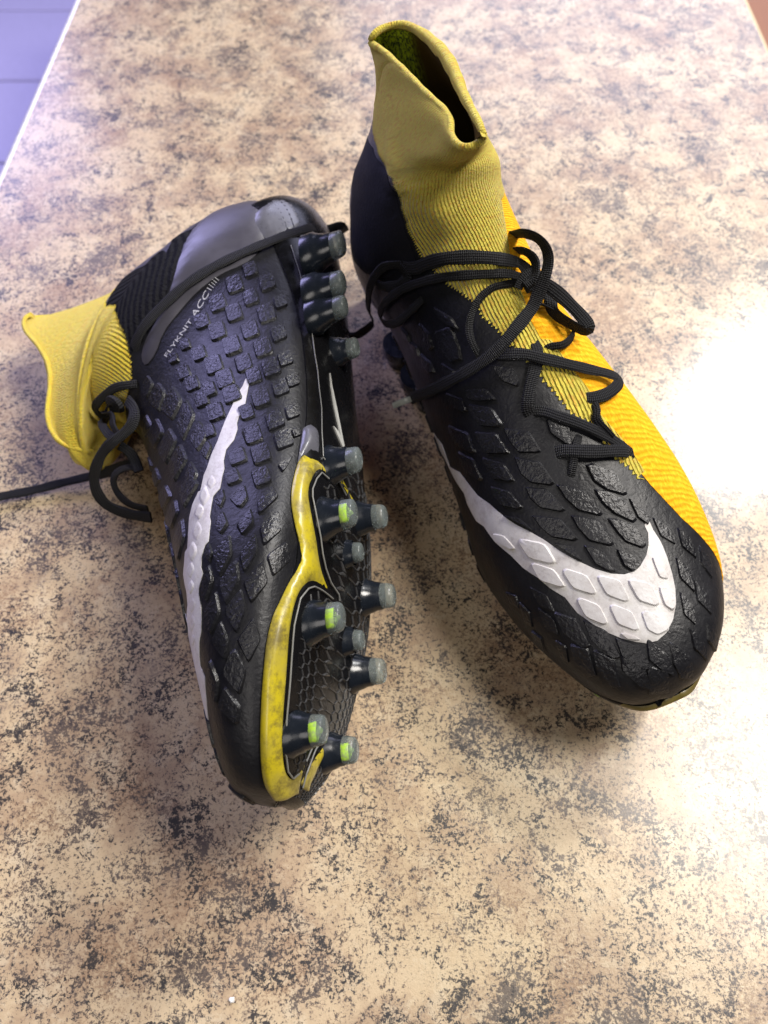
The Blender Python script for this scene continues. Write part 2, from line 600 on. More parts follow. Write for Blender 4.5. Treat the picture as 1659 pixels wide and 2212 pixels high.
def dense(poly, res, closed=True):
    out = []
    n = len(poly)
    for k in range(n if closed else n - 1):
        a, b = np.array(poly[k]), np.array(poly[(k + 1) % n])
        L = np.linalg.norm((b - a) * np.array([LT, LH]))
        m = max(1, int(math.ceil(L / res)))
        for j in range(m):
            out.append(tuple(a + (b - a) * j / m))
    if not closed:
        out.append(tuple(poly[-1]))
    return out


def inside(P, poly):
    x, y = P[:, 0][:, None], P[:, 1][:, None]
    q = np.asarray(poly)
    x0, y0 = q[:, 0], q[:, 1]
    x1, y1 = np.roll(x0, -1), np.roll(y0, -1)
    c = ((y0 > y) != (y1 > y)) & (x < (x1 - x0) * (y - y0) / (y1 - y0 + 1e-15) + x0)
    return c.sum(1) % 2 == 1


def edge_dist(P, poly):
    q = np.asarray(poly)
    a, b = q, np.roll(q, -1, 0)
    d = b - a
    L = (d ** 2).sum(1) + 1e-15
    r = P[:, None, :] - a[None]
    u = np.clip((r * d[None]).sum(2) / L, 0, 1)
    return np.linalg.norm(r - u[..., None] * d[None], axis=2).min(1)


def patch(boot, name, poly, mat, off=.0005, low=-.0004, bevel=0.0, res=.003, parent='root', relief=None, weld=False, sharp=50, back=None, back_mat=None):
    """a piece lying on the boot: outline in (t, th), lifted off the surface, with a rim down to it"""
    poly = dense(poly, res)
    B = np.array(poly) * np.array([LT, LH])
    lo, hi = B.min(0), B.max(0)
    gx, gy = np.meshgrid(np.arange(lo[0], hi[0], res), np.arange(lo[1], hi[1], res * .87), indexing='ij')
    gx = gx + (np.arange(gx.shape[1]) % 2) * res * .5
    G = np.stack([gx.ravel(), gy.ravel()], 1)
    G = G[inside(G, B)]
    if len(G):
        G = G[edge_dist(G, B) > res * .55]
    P = np.concatenate([B, G]) if len(G) else B
    nb = len(B)
    r = delaunay_2d_cdt([Vector((float(p[0]), float(p[1]))) for p in P], [], [list(range(nb))], 1, 1e-7)
    V2 = np.array([tuple(p) for p in r[0]])
    F = [list(f) for f in r[2]]
    tt, hh = V2[:, 0] / LT, V2[:, 1] / LH
    dist = edge_dist(V2, B)
    o = np.full(len(V2), off)
    if bevel > 0:
        k = np.clip(dist / bevel, 0, 1)
        o = off * .35 + off * .65 * np.sin(k * np.pi / 2)
    if relief is not None:
        o = o + relief(tt, hh, dist)
    S, N = boot.S(tt, hh), boot.N(tt, hh)
    top = S + N * o[:, None]
    verts = list(top)
    uv = list(V2)
    faces = list(F)
    cnt = {}
    for f in F:
        for a, b in zip(f, f[1:] + f[:1]):
            cnt[(a, b)] = cnt.get((a, b), 0) + 1
    rim = [(a, b) for (a, b) in cnt if (b, a) not in cnt]
    if back is None:
        mp = {}
        for a, b in rim:
            for k in (a, b):
                if k not in mp:
                    mp[k] = len(verts)
                    verts.append(S[k] + N[k] * low)
                    uv.append(V2[k])
            faces.append([b, a, mp[a], mp[b]])
    else:
        n0 = len(verts)
        verts += list(S - N * back)
        uv += list(V2)
        faces += [[k + n0 for k in f[::-1]] for f in F]
        faces += [[b, a, a + n0, b + n0] for a, b in rim]
    # winding: the lifted side looks outwards
    f0 = [F[k] for k in np.linspace(0, len(F) - 1, 40).astype(int)]
    s = 0
    for f in f0:
        a, b, c = [top[k] for k in f[:3]]
        s += np.sign(np.dot(np.cross(b - a, c - a), N[f[0]]))
    if s < 0:
        faces = [f[::-1] for f in faces]
    mats = mat
    ob = mesh_obj(name, verts, faces, mats, boot.root if parent == 'root' else parent, uv, True, None, False)
    me = ob.data
    if back_mat:
        me.materials.append(M[back_mat])
        nf = len(F)
        for k in range(nf, 2 * nf):
            me.polygons[k].material_index = 1
    if weld:
        bm = bmesh.new()
        bm.from_mesh(me)
        bmesh.ops.remove_doubles(bm, verts=bm.verts, dist=2e-5)
        bm.to_mesh(me)
        bm.free()
        me.polygons.foreach_set('use_smooth', [True] * len(me.polygons))
    if sharp:
        me.set_sharp_from_angle(angle=R(sharp))
    return ob


def soften(poly, n=1):
    """round the corners of a closed outline"""
    for _ in range(n):
        out = []
        for k, p in enumerate(poly):
            q = poly[(k + 1) % len(poly)]
            out += [(p[0] * .75 + q[0] * .25, p[1] * .75 + q[1] * .25), (p[0] * .25 + q[0] * .75, p[1] * .25 + q[1] * .75)]
        poly = out
    return poly


def zigzag(pts, pitch, amp):
    """teeth along an open line of (t, th)"""
    d = dense(pts, pitch / 2, False)
    out = []
    for k, p in enumerate(d):
        a = np.array(d[max(k - 1, 0)]) * [LT, LH]
        b = np.array(d[min(k + 1, len(d) - 1)]) * [LT, LH]
        u = b - a
        n = np.array([-u[1], u[0]]) / (np.linalg.norm(u) + 1e-12)
        s = amp * (1 if k % 2 else -1) * random.uniform(.5, 1.2)
        q = np.array(p) * [LT, LH] + n * s
        out.append((q[0] / LT, q[1] / LH))
    return out


def grip(boot, corners, mat, parent, height=.0012, inset=.85, off=0.0, rnd=.14, grow=1.18):
    """one raised block of the grip pattern"""
    c = np.array(corners)
    c = c.mean(0) + (c - c.mean(0)) * grow
    n = len(c)
    pts = []
    for k in range(n):
        a, b, d = c[k - 1], c[k], c[(k + 1) % n]
        pts += [b + (a - b) * rnd, b + (a - b) * rnd * .25 + (d - b) * rnd * .25, b + (d - b) * rnd]
    pts = np.array(pts)
    m = pts.mean(0)
    t, h = pts[:, 0], pts[:, 1]
    S, N = boot.S(t, h), boot.N(t, h)
    ti, hi = m[0] + (t - m[0]) * inset, m[1] + (h - m[1]) * inset
    S2, N2 = boot.S(ti, hi), boot.N(ti, hi)
    ti3, hi3 = m[0] + (t - m[0]) * .42, m[1] + (h - m[1]) * .42
    S3, N3 = boot.S(ti3, hi3), boot.N(ti3, hi3)
    cs, cn = boot.S(m[0], m[1]), boot.N(m[0], m[1])
    jit = 1 + random.uniform(-.12, .12)
    tilt = random.uniform(-.08, .08) * height
    V = list(S + N * (off - .0003)) + list(S2 + N2 * (off + height * jit + tilt)) + list(S3 + N3 * (off + height * jit * 1.05)) + [cs + cn * (off + height * jit * 1.02)]
    k = len(pts)
    F = []
    for i in range(k):
        j = (i + 1) % k
        F += [[i, j, k + j, k + i], [k + i, k + j, 2 * k + j, 2 * k + i], [2 * k + i, 2 * k + j, 3 * k]]
    a, b, c2 = V[0], V[1], V[k]
    if np.dot(np.cross(V[k + 1] - V[k], V[3 * k] - V[k]), cn) < 0:
        F = [f[::-1] for f in F]
    return mesh_obj('grip_block', V, F, mat, parent, None, True, 38, False)


def catmull(P, step):
    P = np.asarray(P, float)
    out = []
    n = len(P)
    for i in range(n - 1):
        p0, p1, p2, p3 = P[max(i - 1, 0)], P[i], P[i + 1], P[min(i + 2, n - 1)]
        m = max(2, int(np.linalg.norm((p2 - p1)[:3]) / step))
        for j in range(m):
            f = j / m
            out.append(.5 * (2 * p1 + (p2 - p0) * f + (2 * p0 - 5 * p1 + 4 * p2 - p3) * f * f + (3 * p1 - p0 - 3 * p2 + p3) * f ** 3))
    out.append(P[-1])
    return np.array(out)


def band(boot, name, pts, width=.0058, thick=.0010, mat='lace', parent='root', twist=0.0, ends=True):
    """a flat lace. pts: (px, py, lift in mm) riding the boot, or (px, py, z in mm, 'z') at a height over the counter; an optional last number turns it about its run"""
    width *= .90
    P = []
    for p in pts:
        if len(p) > 3 and p[3] == 'z':
            w = on_plane(p, p[2] / 1000)
            n = np.array([0, 0, 1.0]) if p[2] < 8 else -ray(p)
            tw = p[4] if len(p) > 4 else 0.0
        else:
            t, h = boot.hit(p)
            S, N = boot.S(t, h), boot.N(t, h)
            w = boot.world(S + N * p[2] / 1000)
            n = N @ boot.rot.T
            tw = p[3] if len(p) > 3 else 0.0
        P.append(np.concatenate([w, n, [tw]]))
    C = catmull(P, .0014)
    pos, nor, tws = C[:, :3], C[:, 3:6], C[:, 6]
    for _ in range(2):
        pos[1:-1] = pos[1:-1] * .5 + (pos[:-2] + pos[2:]) * .25
        nor[1:-1] = nor[1:-1] * .5 + (nor[:-2] + nor[2:]) * .25
    tan = np.gradient(pos, axis=0)
    tan /= np.linalg.norm(tan, axis=1, keepdims=True) + 1e-12
    nor = nor - (nor * tan).sum(1, keepdims=True) * tan
    nor /= np.linalg.norm(nor, axis=1, keepdims=True) + 1e-12
    side = np.cross(tan, nor)
    ca, sa = np.cos(np.radians(tws + twist))[:, None], np.sin(np.radians(tws + twist))[:, None]
    nor, side = nor * ca + side * sa, side * ca - nor * sa
    prof = [(-.5, 0), (-.44, .42), (-.2, .5), (.2, .5), (.44, .42), (.5, 0), (.44, -.42), (.2, -.5), (-.2, -.5), (-.44, -.42)]
    k = len(prof)
    V, F, UV = [], [], []
    s = 0.0
    for i in range(len(pos)):
        if i:
            s += np.linalg.norm(pos[i] - pos[i - 1])
        wv = width * (1 + .06 * math.sin(s * 420 + len(pts)))
        for a, b in prof:
            q = pos[i] + side[i] * a * wv + nor[i] * b * thick
            V.append(boot.local(q) if boot else q)
            UV.append((s, a * wv))
    n = len(pos)
    for i in range(n - 1):
        for j in range(k):
            F.append([i * k + j, i * k + (j + 1) % k, (i + 1) * k + (j + 1) % k, (i + 1) * k + j])
    F.append(list(range(k))[::-1])
    F.append([(n - 1) * k + j for j in range(k)])
    return mesh_obj(name, V, F, mat, boot.root if parent == 'root' else parent, UV, True, 60)

# ------------------------------------------------------------------ the counter, the floor, the cabinet
X0, X1, Y0, Y1 = -.2405, .2795, -.35, 1.75
SK = .055                       # the counter runs a few degrees off the view


def counter():
    root = thing('countertop', 'speckled brown stone-look laminate countertop under both boots', 'countertop')

    def strip(name, prof, xe, mat, sgn):
        V, F = [], []
        ys = np.linspace(Y0, Y1, 60)
        for y in ys:
            sx = xe + (-.012 if sgn < 0 else 0.0) * 0 + (.05 * (y - .56) if sgn < 0 else -.02 * (y - .62))
            for a, z in prof:
                V.append((sx + sgn * a, y, z))
        k = len(prof)
        for i in range(len(ys) - 1):
            for j in range(k - 1):
                F.append([i * k + j, i * k + j + 1, (i + 1) * k + j + 1, (i + 1) * k + j])
        return mesh_obj(name, V, F, mat, root, None, True, 40)
    # top sheet
    xl = lambda y: X0 + .05 * (y - .56)
    xr = lambda y: X1 - .02 * (y - .62)
    V, F = [], []
    ny, nx = 40, 12
    for i in range(ny + 1):
        y = Y0 + (Y1 - Y0) * i / ny
        for j in range(nx + 1):
            V.append((xl(y) + (xr(y) - xl(y)) * j / nx, y, 0))
    for i in range(ny):
        for j in range(nx):
            a = i * (nx + 1) + j
            F.append([a, a + 1, a + nx + 2, a + nx + 1])
    mesh_obj('laminate_top', V, F, 'laminate', root, None, False)
    arc = [(0, -.0003)] + [(.0075 * math.sin(u), -.0078 + .0075 * math.cos(u)) for u in np.linspace(.1, 1.5, 8)] + [(.0078, -.034)]
    strip('edge_strip', arc, X0, 'edge', -1)
    arc2 = [(0, -.0003)] + [(.006 * math.sin(u), -.0063 + .006 * math.cos(u)) for u in np.linspace(.1, 1.5, 8)] + [(.0063, -.034)]
    strip('edge_strip', arc2, X1, 'edgelit', 1)
    V = [(xl(y) if s < 0 else xr(y), y, z) for y in (Y0, Y1) for s in (-1, 1) for z in (-.003, -.036)]
    mesh_obj('core_board', V, [[0, 2, 3, 1], [4, 5, 7, 6], [0, 1, 5, 4], [2, 6, 7, 3], [1, 3, 7, 5], [0, 4, 6, 2]], 'substrate', root, None, False)
    return root


counter()

fl = mesh_obj('floor', [(-6, -3, -.853), (6, -3, -.853), (6, 7, -.853), (-6, 7, -.853)], [[0, 1, 2, 3]], 'grout', None, None, False)
fl['kind'] = 'structure'
TS = .3100
tile_me = None
for i in range(-7, 5):
    for j in range(-6, 9):
        x, y = -1.07 + i * TS, 1.919 + j * TS
        a, b = TS / 2 - .0030, .0035
        if tile_me is None:
            V = [(-a, -a, 0), (a, -a, 0), (a, a, 0), (-a, a, 0), (-a + b, -a + b, .003), (a - b, -a + b, .003), (a - b, a - b, .003), (-a + b, a - b, .003)]
            o = mesh_obj('floor_tile', V, [[4, 5, 6, 7], [0, 1, 5, 4], [1, 2, 6, 5], [2, 3, 7, 6], [3, 0, 4, 7]], 'tile', fl, None, False)
            tile_me = o.data
        else:
            o = bpy.data.objects.new('floor_tile', tile_me)
            COL.objects.link(o)
            o.parent = fl
        o.location = (x + TS / 2, y + TS / 2, -.853)


def box_obj(name, lo, hi, mat, parent, bev=.003):
    bm = bmesh.new()
    bmesh.ops.create_cube(bm, size=1)
    for v in bm.verts:
        v.co = Vector([lo[k] + (hi[k] - lo[k]) * (v.co[k] + .5) for k in range(3)])
    bmesh.ops.bevel(bm, geom=list(bm.edges), offset=bev, segments=2, affect='EDGES', profile=.6)
    me = bpy.data.meshes.new(name)
    bm.to_mesh(me)
    bm.free()
    me.materials.append(M[mat])
    o = bpy.data.objects.new(name, me)
    COL.objects.link(o)
    o.parent = parent
    return o


cab = thing('wooden_cabinet', "brown wooden cabinet beyond the countertop's right edge", 'cabinet')
box_obj('cabinet_body', (.31, .45, -.85), (.80, 1.70, -.10), 'wood', cab)
box_obj('cabinet_top', (.297, .43, -.099), (.82, 1.72, -.07), 'wood', cab)

# ------------------------------------------------------------------ the two boots
POSE_A = (0.01579, 0.36297, -0.00788, -1.21749, 0.11861, -0.08176)
POSE_B = (-0.00792, 0.33969, 0.07269, -1.5726, 1.87783, 0.03124)


def fold(P, t, th):
    """the empty cuff sags into one slanting fold across its outer side"""
    x = np.where(th > .75, th - 1, th)
    c = np.interp(t, [10.9, 12.2, 13.9, 15.6, 16.6], [.066, .070, .105, .180, .27])
    k = np.clip((t - 11.0) / 1.2, 0, 1) * np.clip((17.2 - t) / 1.4, 0, 1)
    d = x - c
    a = k * (.0026 * np.exp(-((d + .026) / .026) ** 2) - .0012 * np.exp(-((d - .010) / .016) ** 2))
    a = a + .0030 * np.exp(-((x - .43) / .08) ** 2 - ((t - 18.0) / 1.3) ** 2) + .0003 * np.sin(t * 2.6 + x * 23) * np.clip((t - 13) / 2, 0, 1)
    ang = 2 * np.pi * x
    n = np.stack([.93 * np.cos(ang), np.sin(ang), .35 * np.cos(ang)], -1)
    return P + n * a[..., None]


def sag(P, t, th):
    k = np.clip((t - 14.4) / 2, 0, 1) * np.clip((20 - t) / 2, 0, 1)
    P = P.copy()
    P[..., 1] += k * (.0009 * np.sin(th * 21 + t * 1.7) - .0022 * np.exp(-((th - .085) / .03) ** 2 - ((t - 17.1) / .55) ** 2) + .0012 * np.exp(-((th - .10) / .02) ** 2 - ((t - 16.9) / .3) ** 2))
    P[..., 1] -= .0016 * np.exp(-((t - 16.0) / .16) ** 2) * np.exp(-((th - .22) / .12) ** 2)
    return P


def arc_param(P, a, b):
    s = np.concatenate([[0], np.cumsum(np.linalg.norm(np.diff(P, axis=0), axis=1))])
    return a + (b - a) * s / s[-1]


def rim_a(boot):
    near = [(1047, 298), (1030, 311), (1008, 319), (986, 312), (973, 288), (973, 258), (958, 236), (928, 206), (888, 166), (850, 131), (822, 107), (806, 98), (798, 92)]
    far = [(798, 92), (803, 78), (822, 62), (850, 53), (870, 52), (893, 60), (922, 80), (950, 115), (975, 157), (996, 197), (1018, 238), (1036, 270), (1047, 298)]
    o = boot.local(EYE)

    def at(p, z):
        d = ray(p) @ boot.rot
        return o + d * ((z - o[2]) / d[2])
    N_ = np.array([at(p, .1655) for p in near])
    F_ = np.array([at(p, .1690) for p in far])
    th = np.concatenate([arc_param(N_, 0, .5), arc_param(F_, .5, 1)[1:]])
    Q = np.vstack([N_, F_[1:]]) * np.array([1, boot.mir, 1])
    return 14.4, th, Q


def rim_b(boot):
    near = [(190, 973), (150, 966), (124, 951), (107, 924), (101, 889), (108, 846), (110, 809), (102, 777), (82, 744), (59, 720), (51, 702), (53, 688), (66, 678)]
    N_ = np.array([boot.local(on_plane(p, .030 + .006 * math.sin(math.pi * k / 12))) for k, p in enumerate(near)])
    F_ = np.array([boot.local(on_plane(p, .030 + .006 * math.sin(math.pi * k / 12)) + np.array([.003, 0, -.020 * min(1, k / 1.5, (12 - k) / 1.5)])) for k, p in enumerate(near)])[::-1]
    th = np.concatenate([arc_param(N_, 0, .5), arc_param(F_, .5, 1)[1:]])
    return 17.4, th, np.vstack([N_, F_[1:]])


A = Boot(np.vstack([FOOT, ANKLE_A]), -1, POSE_A, 'black football boot standing on its studs, big white tick over its toe, orange knit side', fold, rim_a)
B = Boot(np.vstack([FOOT, ANKLE_B]), 1, POSE_B, 'black football boot lying on its side, showing its studded sole with yellow trim', sag, rim_b)


def shell(boot):
    """the black foot of the boot"""
    T = np.concatenate([np.linspace(0.02, 1, 12) ** 1.3, np.linspace(1, 17.0, 160)[1:]])
    TH = np.linspace(0, 1, 129)[:-1]
    gt, gh = np.meshgrid(T, TH, indexing='ij')
    V = boot.S(gt, gh).reshape(-1, 3)
    n = len(TH)
    F = []
    for i in range(len(T) - 1):
        for j in range(n):
            F.append([i * n + j, i * n + (j + 1) % n, (i + 1) * n + (j + 1) % n, (i + 1) * n + j])
    F.append(list(range(n)))
    uv = np.stack([gt.ravel() * LT, gh.ravel() * LH], 1)
    if boot.mir < 0:
        F = [f[::-1] for f in F]
    o = mesh_obj('upper', V, F, 'upper', boot.root, uv, True, None, False)
    # outward normals
    return o


upA, upB = shell(A), shell(B)
for b, u in ((A, upA), (B, upB)):
    me = u.data
    p = me.polygons[len(me.polygons) // 2]
    c = np.array(p.center)
    x = b.local(b.world(c))
    ctr = np.array([c[0], 0, .05])
    if np.dot(np.array(p.normal), c - ctr) < 0:
        me.flip_normals()

# ---- outlines shared by both boots, read on whichever one shows them
# sole, seen on the lying boot
LATERAL = z2([(735, 2085), (660, 2117), (610, 2110), (585, 2085), (560, 2000), (548, 1850), (552, 1700), (560, 1550), (575, 1400), (585, 1310), (620, 1180), (660, 1110), (700, 1030), (745, 960), (765, 900), (760, 810), (735, 730), (710, 620), (710, 530), (735, 430), (752, 330), (768, 250)]) + \
    [(662, 860), (660, 788), (650, 720), (638, 656), (618, 600), (597, 551)]
lat = B.hits(LATERAL)


def sole_outline():
    """closed outline of the plate in (t, th): lateral edge as seen, medial edge matching it"""
    L = [(t, h) for t, h in lat]
    L = [(max(t, .35), h) for t, h in L]
    out = []
    # round the toe from the medial side
    ts = sorted(L, key=lambda p: p[0])
    lt = np.array([p[0] for p in ts])
    lh = np.array([p[1] for p in ts])
    side = []
    for t in np.linspace(.6, 12.6, 40):
        h = float(np.interp(t, lt, lh))
        h = min(max(h, .27), .40)
        side.append((t, h))
    sm = []
    for k, (t, h) in enumerate(side):
        a = [side[j][1] for j in range(max(0, k - 1), min(len(side), k + 2))]
        sm.append((t, sum(a) / len(a)))
    heel = [(12.9, .40), (13.1, .46), (13.1, .54), (12.9, .60)]
    med = [(t, 1 - h) for t, h in sm[::-1]]
    toe = [(.42, .66), (.36, .58), (.34, .5), (.36, .42), (.42, .34)]
    return sm + heel + med + toe


SOLE = sole_outline()
TRIM_PX = z2([(745, 2072), (720, 2095), (660, 2113), (610, 2108), (585, 2083), (560, 2000), (548, 1850), (552, 1700), (560, 1550), (575, 1400), (585, 1310), (620, 1180), (660, 1110), (700, 1030), (745, 960), (765, 900), (760, 810), (735, 730), (710, 620), (710, 530), (735, 430), (760, 385), (800, 378),
              (850, 402), (890, 460), (930, 520), (965, 592), (958, 606), (920, 570), (880, 510), (845, 480), (820, 510), (800, 560), (800, 600), (820, 700), (840, 800), (850, 880), (865, 950), (890, 1020), (930, 1080), (933, 1110), (900, 1100), (850, 1060), (810, 1040), (780, 1050), (740, 1100), (710, 1230), (700, 1350), (690, 1500), (672, 1700),
              (668, 1850), (680, 1950), (705, 1985), (735, 1960), (770, 1900), (800, 1830), (826, 1775), (850, 1760), (840, 1800), (800, 1880), (770, 1960), (752, 2030)])
TRIM = B.hits(TRIM_PX, .003)
TRIM_UP = [(3.0, .585), (4.2, .625), (4.2, .655), (2.2, .655), (1.0, .655), (.55, .655), (.5, .58), (.5, .5), (.5, .42)] + [(max(t, .55), max(h, .345) if t < 5 else h) for t, h in TRIM[3:]]
NECK = B.hits(z2([(765, 250), (752, 330), (738, 420), (758, 387), (800, 378), (850, 400), (846, 360), (845, 300), (838, 250), (800, 230)]), .0028)
WHITE_A = A.hits(z5([(150, 150), (185, 230), (215, 290), (250, 360), (290, 420), (305, 470), (345, 545), (380, 570), (430, 640), (500, 700), (560, 760), (620, 800), (680, 850), (745, 890), (800, 960), (870, 1010), (940, 1050), (1000, 1075), (1060, 1090), (1110, 1097), (1160, 1085), (1200, 1050), (1230, 990), (1243, 920), (1240, 850), (1225, 780), (1200, 700), (1175, 640), (1140, 585), (1120, 540), (1105, 518), (1103, 570), (1118, 600), (1120, 650), (1110, 700), (1085, 745), (1050, 775), (1010, 787), (950, 783), (880, 762), (800, 725), (720, 680), (650, 630), (580, 590), (520, 560), (470, 525), (405, 468), (350, 430), (315, 385), (270, 325), (225, 300), (190, 200)]))
WB_R = zb1([(1050, 1130), (1030, 1200), (1005, 1330), (990, 1390), (960, 1450), (930, 1540), (935, 1590), (905, 1680), (840, 1760), (820, 1850), (825, 1920)]) + zb2([(755, 0), (730, 120), (670, 190), (655, 270), (640, 370), (650, 410), (630, 590), (600, 620), (570, 720), (565, 820), (580, 870), (565, 930), (545, 1010), (545, 1060), (565, 1170), (570, 1280), (565, 1390), (548, 1480), (550, 1600), (560, 1690), (600, 1790), (605, 1880), (615, 2000), (628, 2150)])
WB_L = zb1([(1045, 1115), (1000, 1180), (940, 1290), (890, 1400), (830, 1530), (770, 1690), (720, 1800), (680, 1920)]) + zb2([(590, 0), (560, 140), (540, 150), (490, 260), (460, 380), (455, 470), (450, 560), (445, 650), (425, 680), (415, 800), (408, 880), (422, 970), (438, 1040), (448, 1150), (440, 1230), (450, 1340)])
wr, wl_ = B.hits(WB_R), B.hits(WB_L)
tl, hl = wl_[-1]
tr, hr = wr[-1]
# over the toe the tick runs on as it does on the standing boot
over = [(t, h) for t, h in WHITE_A]
WHITE_B = wr + WHITE_A[17:31] + WHITE_A[32:43] + wl_[::-1]

COMB_T = [1.0, 2.3, 3.0, 5.5, 5.8, 6.0, 6.9, 7.3]
COMB_H = [.47, .47, .43, .43, .47, .49, .425, .45]


SOLE_UP = [(max(t, .5), (max(h, .335) if h < .5 else min(h, .665)) if t < 5 else h) for t, h in SOLE]


def honeycomb(boot, parent, region, size, mat='ridge'):
    """raised comb lines on the sole: too fine to pick apart, one part"""
    V, F = [], []
    reg = np.array(region) * [LT, LH]
    lo, hi = reg.min(0), reg.max(0)
    s = size
    segs = set()
    i = 0
    y = lo[1]
    row = 0
    while y < hi[1]:
        x = lo[0] + (s * .866 if row % 2 else 0)
        while x < hi[0]:
            pts = [(x + s * math.sin(math.pi / 3 * k), y + s * math.cos(math.pi / 3 * k)) for k in range(6)]
            for k in range(3):
                segs.add((pts[k], pts[(k + 1) % 6]))
            x += s * 1.732
        y += s * 1.5
        row += 1
    segs = list(segs)
    mid = np.array([((a[0] + b[0]) / 2, (a[1] + b[1]) / 2) for a, b in segs])
    keep = inside(mid, reg) & ~inside(mid, np.array(TRIM) * [LT, LH]) & (mid[:, 1] / LH > np.interp(mid[:, 0] / LT, COMB_T, COMB_H))
    w, hgt = .00028, .0006
    for k, (a, b) in enumerate(segs):
        if not keep[k]:
            continue
        a, b = np.array(a), np.array(b)
        d = (b - a) / np.linalg.norm(b - a)
        n = np.array([-d[1], d[0]]) * w
        a, b = a + d * s * .10, b - d * s * .10
        q = np.array([a - n, a + n, b + n, b - n, a - n * .4, a + n * .4, b + n * .4, b - n * .4]) / [LT, LH]
        S, N = boot.S(q[:, 0], q[:, 1]), boot.N(q[:, 0], q[:, 1])
        o = np.array([.0020] * 4 + [.0020 + hgt] * 4)[:, None]
        base = len(V)
        V += list(S + N * o)
        F += [[base + x for x in f] for f in ([4, 5, 6, 7], [0, 1, 5, 4], [1, 2, 6, 5], [2, 3, 7, 6], [3, 0, 4, 7])]
    o = mesh_obj('honeycomb_ridges', V, F, mat, parent, None, False)
    o['kind'] = 'stuff'
    return o


def tube(boot, name, line, rad, mat, parent, off):
    """a thin bead along a line of (t, th)"""
    d = dense(line, .0025, False)
    t, h = np.array([p[0] for p in d]), np.array([p[1] for p in d])
    S, N = boot.S(t, h), boot.N(t, h)
    P = S + N * off
    tan = np.gradient(P, axis=0)
    tan /= np.linalg.norm(tan, axis=1, keepdims=True) + 1e-12
    side = np.cross(tan, N)
    V, F = [], []
    k = 6
    for i in range(len(P)):
        for j in range(k):
            a = 2 * math.pi * j / k
            V.append(P[i] + (side[i] * math.cos(a) + N[i] * math.sin(a)) * rad)
    for i in range(len(P) - 1):
        for j in range(k):
            F.append([i * k + j, i * k + (j + 1) % k, (i + 1) * k + (j + 1) % k, (i + 1) * k + j])
    return mesh_obj(name, V, F, mat, parent)


# studs: where their tips show on the lying boot, radius, length, lime core
STUD_PX = [((782, 996), .0056, .0135, 0), ((772, 1112), .0058, .0138, 1), ((745, 1336), .0058, .0138, 1), ((707, 1578), .0054, .0128, 1),
           ((832, 1112), .0055, .0135, 0), ((848, 1281), .0055, .0135, 0), ((827, 1445), .0055, .0132, 0), ((768, 1618), .0052, .0125, 1),
           ((783, 1192), .0042, .0085, 0), ((783, 1380), .0042, .0085, 0),
           ((722, 480), .0066, .0150, 0), ((748, 618), .0060, .0140, 0), ((752, 668), .0055, .0135, 0), ((775, 752), .0050, .0120, 0)]


def stud_place():
    out = []
    ts = np.linspace(.8, 13, 400)
    for px, r, L, lime in STUD_PX:
        d = ray(px)
        o = B.local(EYE)
        dl = d @ B.rot
        z = .0
        t = 5
        for _ in range(8):
            s = (z - o[2]) / dl[2]
            p = o + dl * s
            k = np.argmin(np.abs(section(FOOT, np.minimum(ts, 12.9))[:, 2] - p[0]))
            t = ts[k]
            q = section(FOOT, t)
            z = q[3] - L
        out.append((p[0], p[1], q[3], t, r, L, lime))
    return out


STUDS = stud_place()


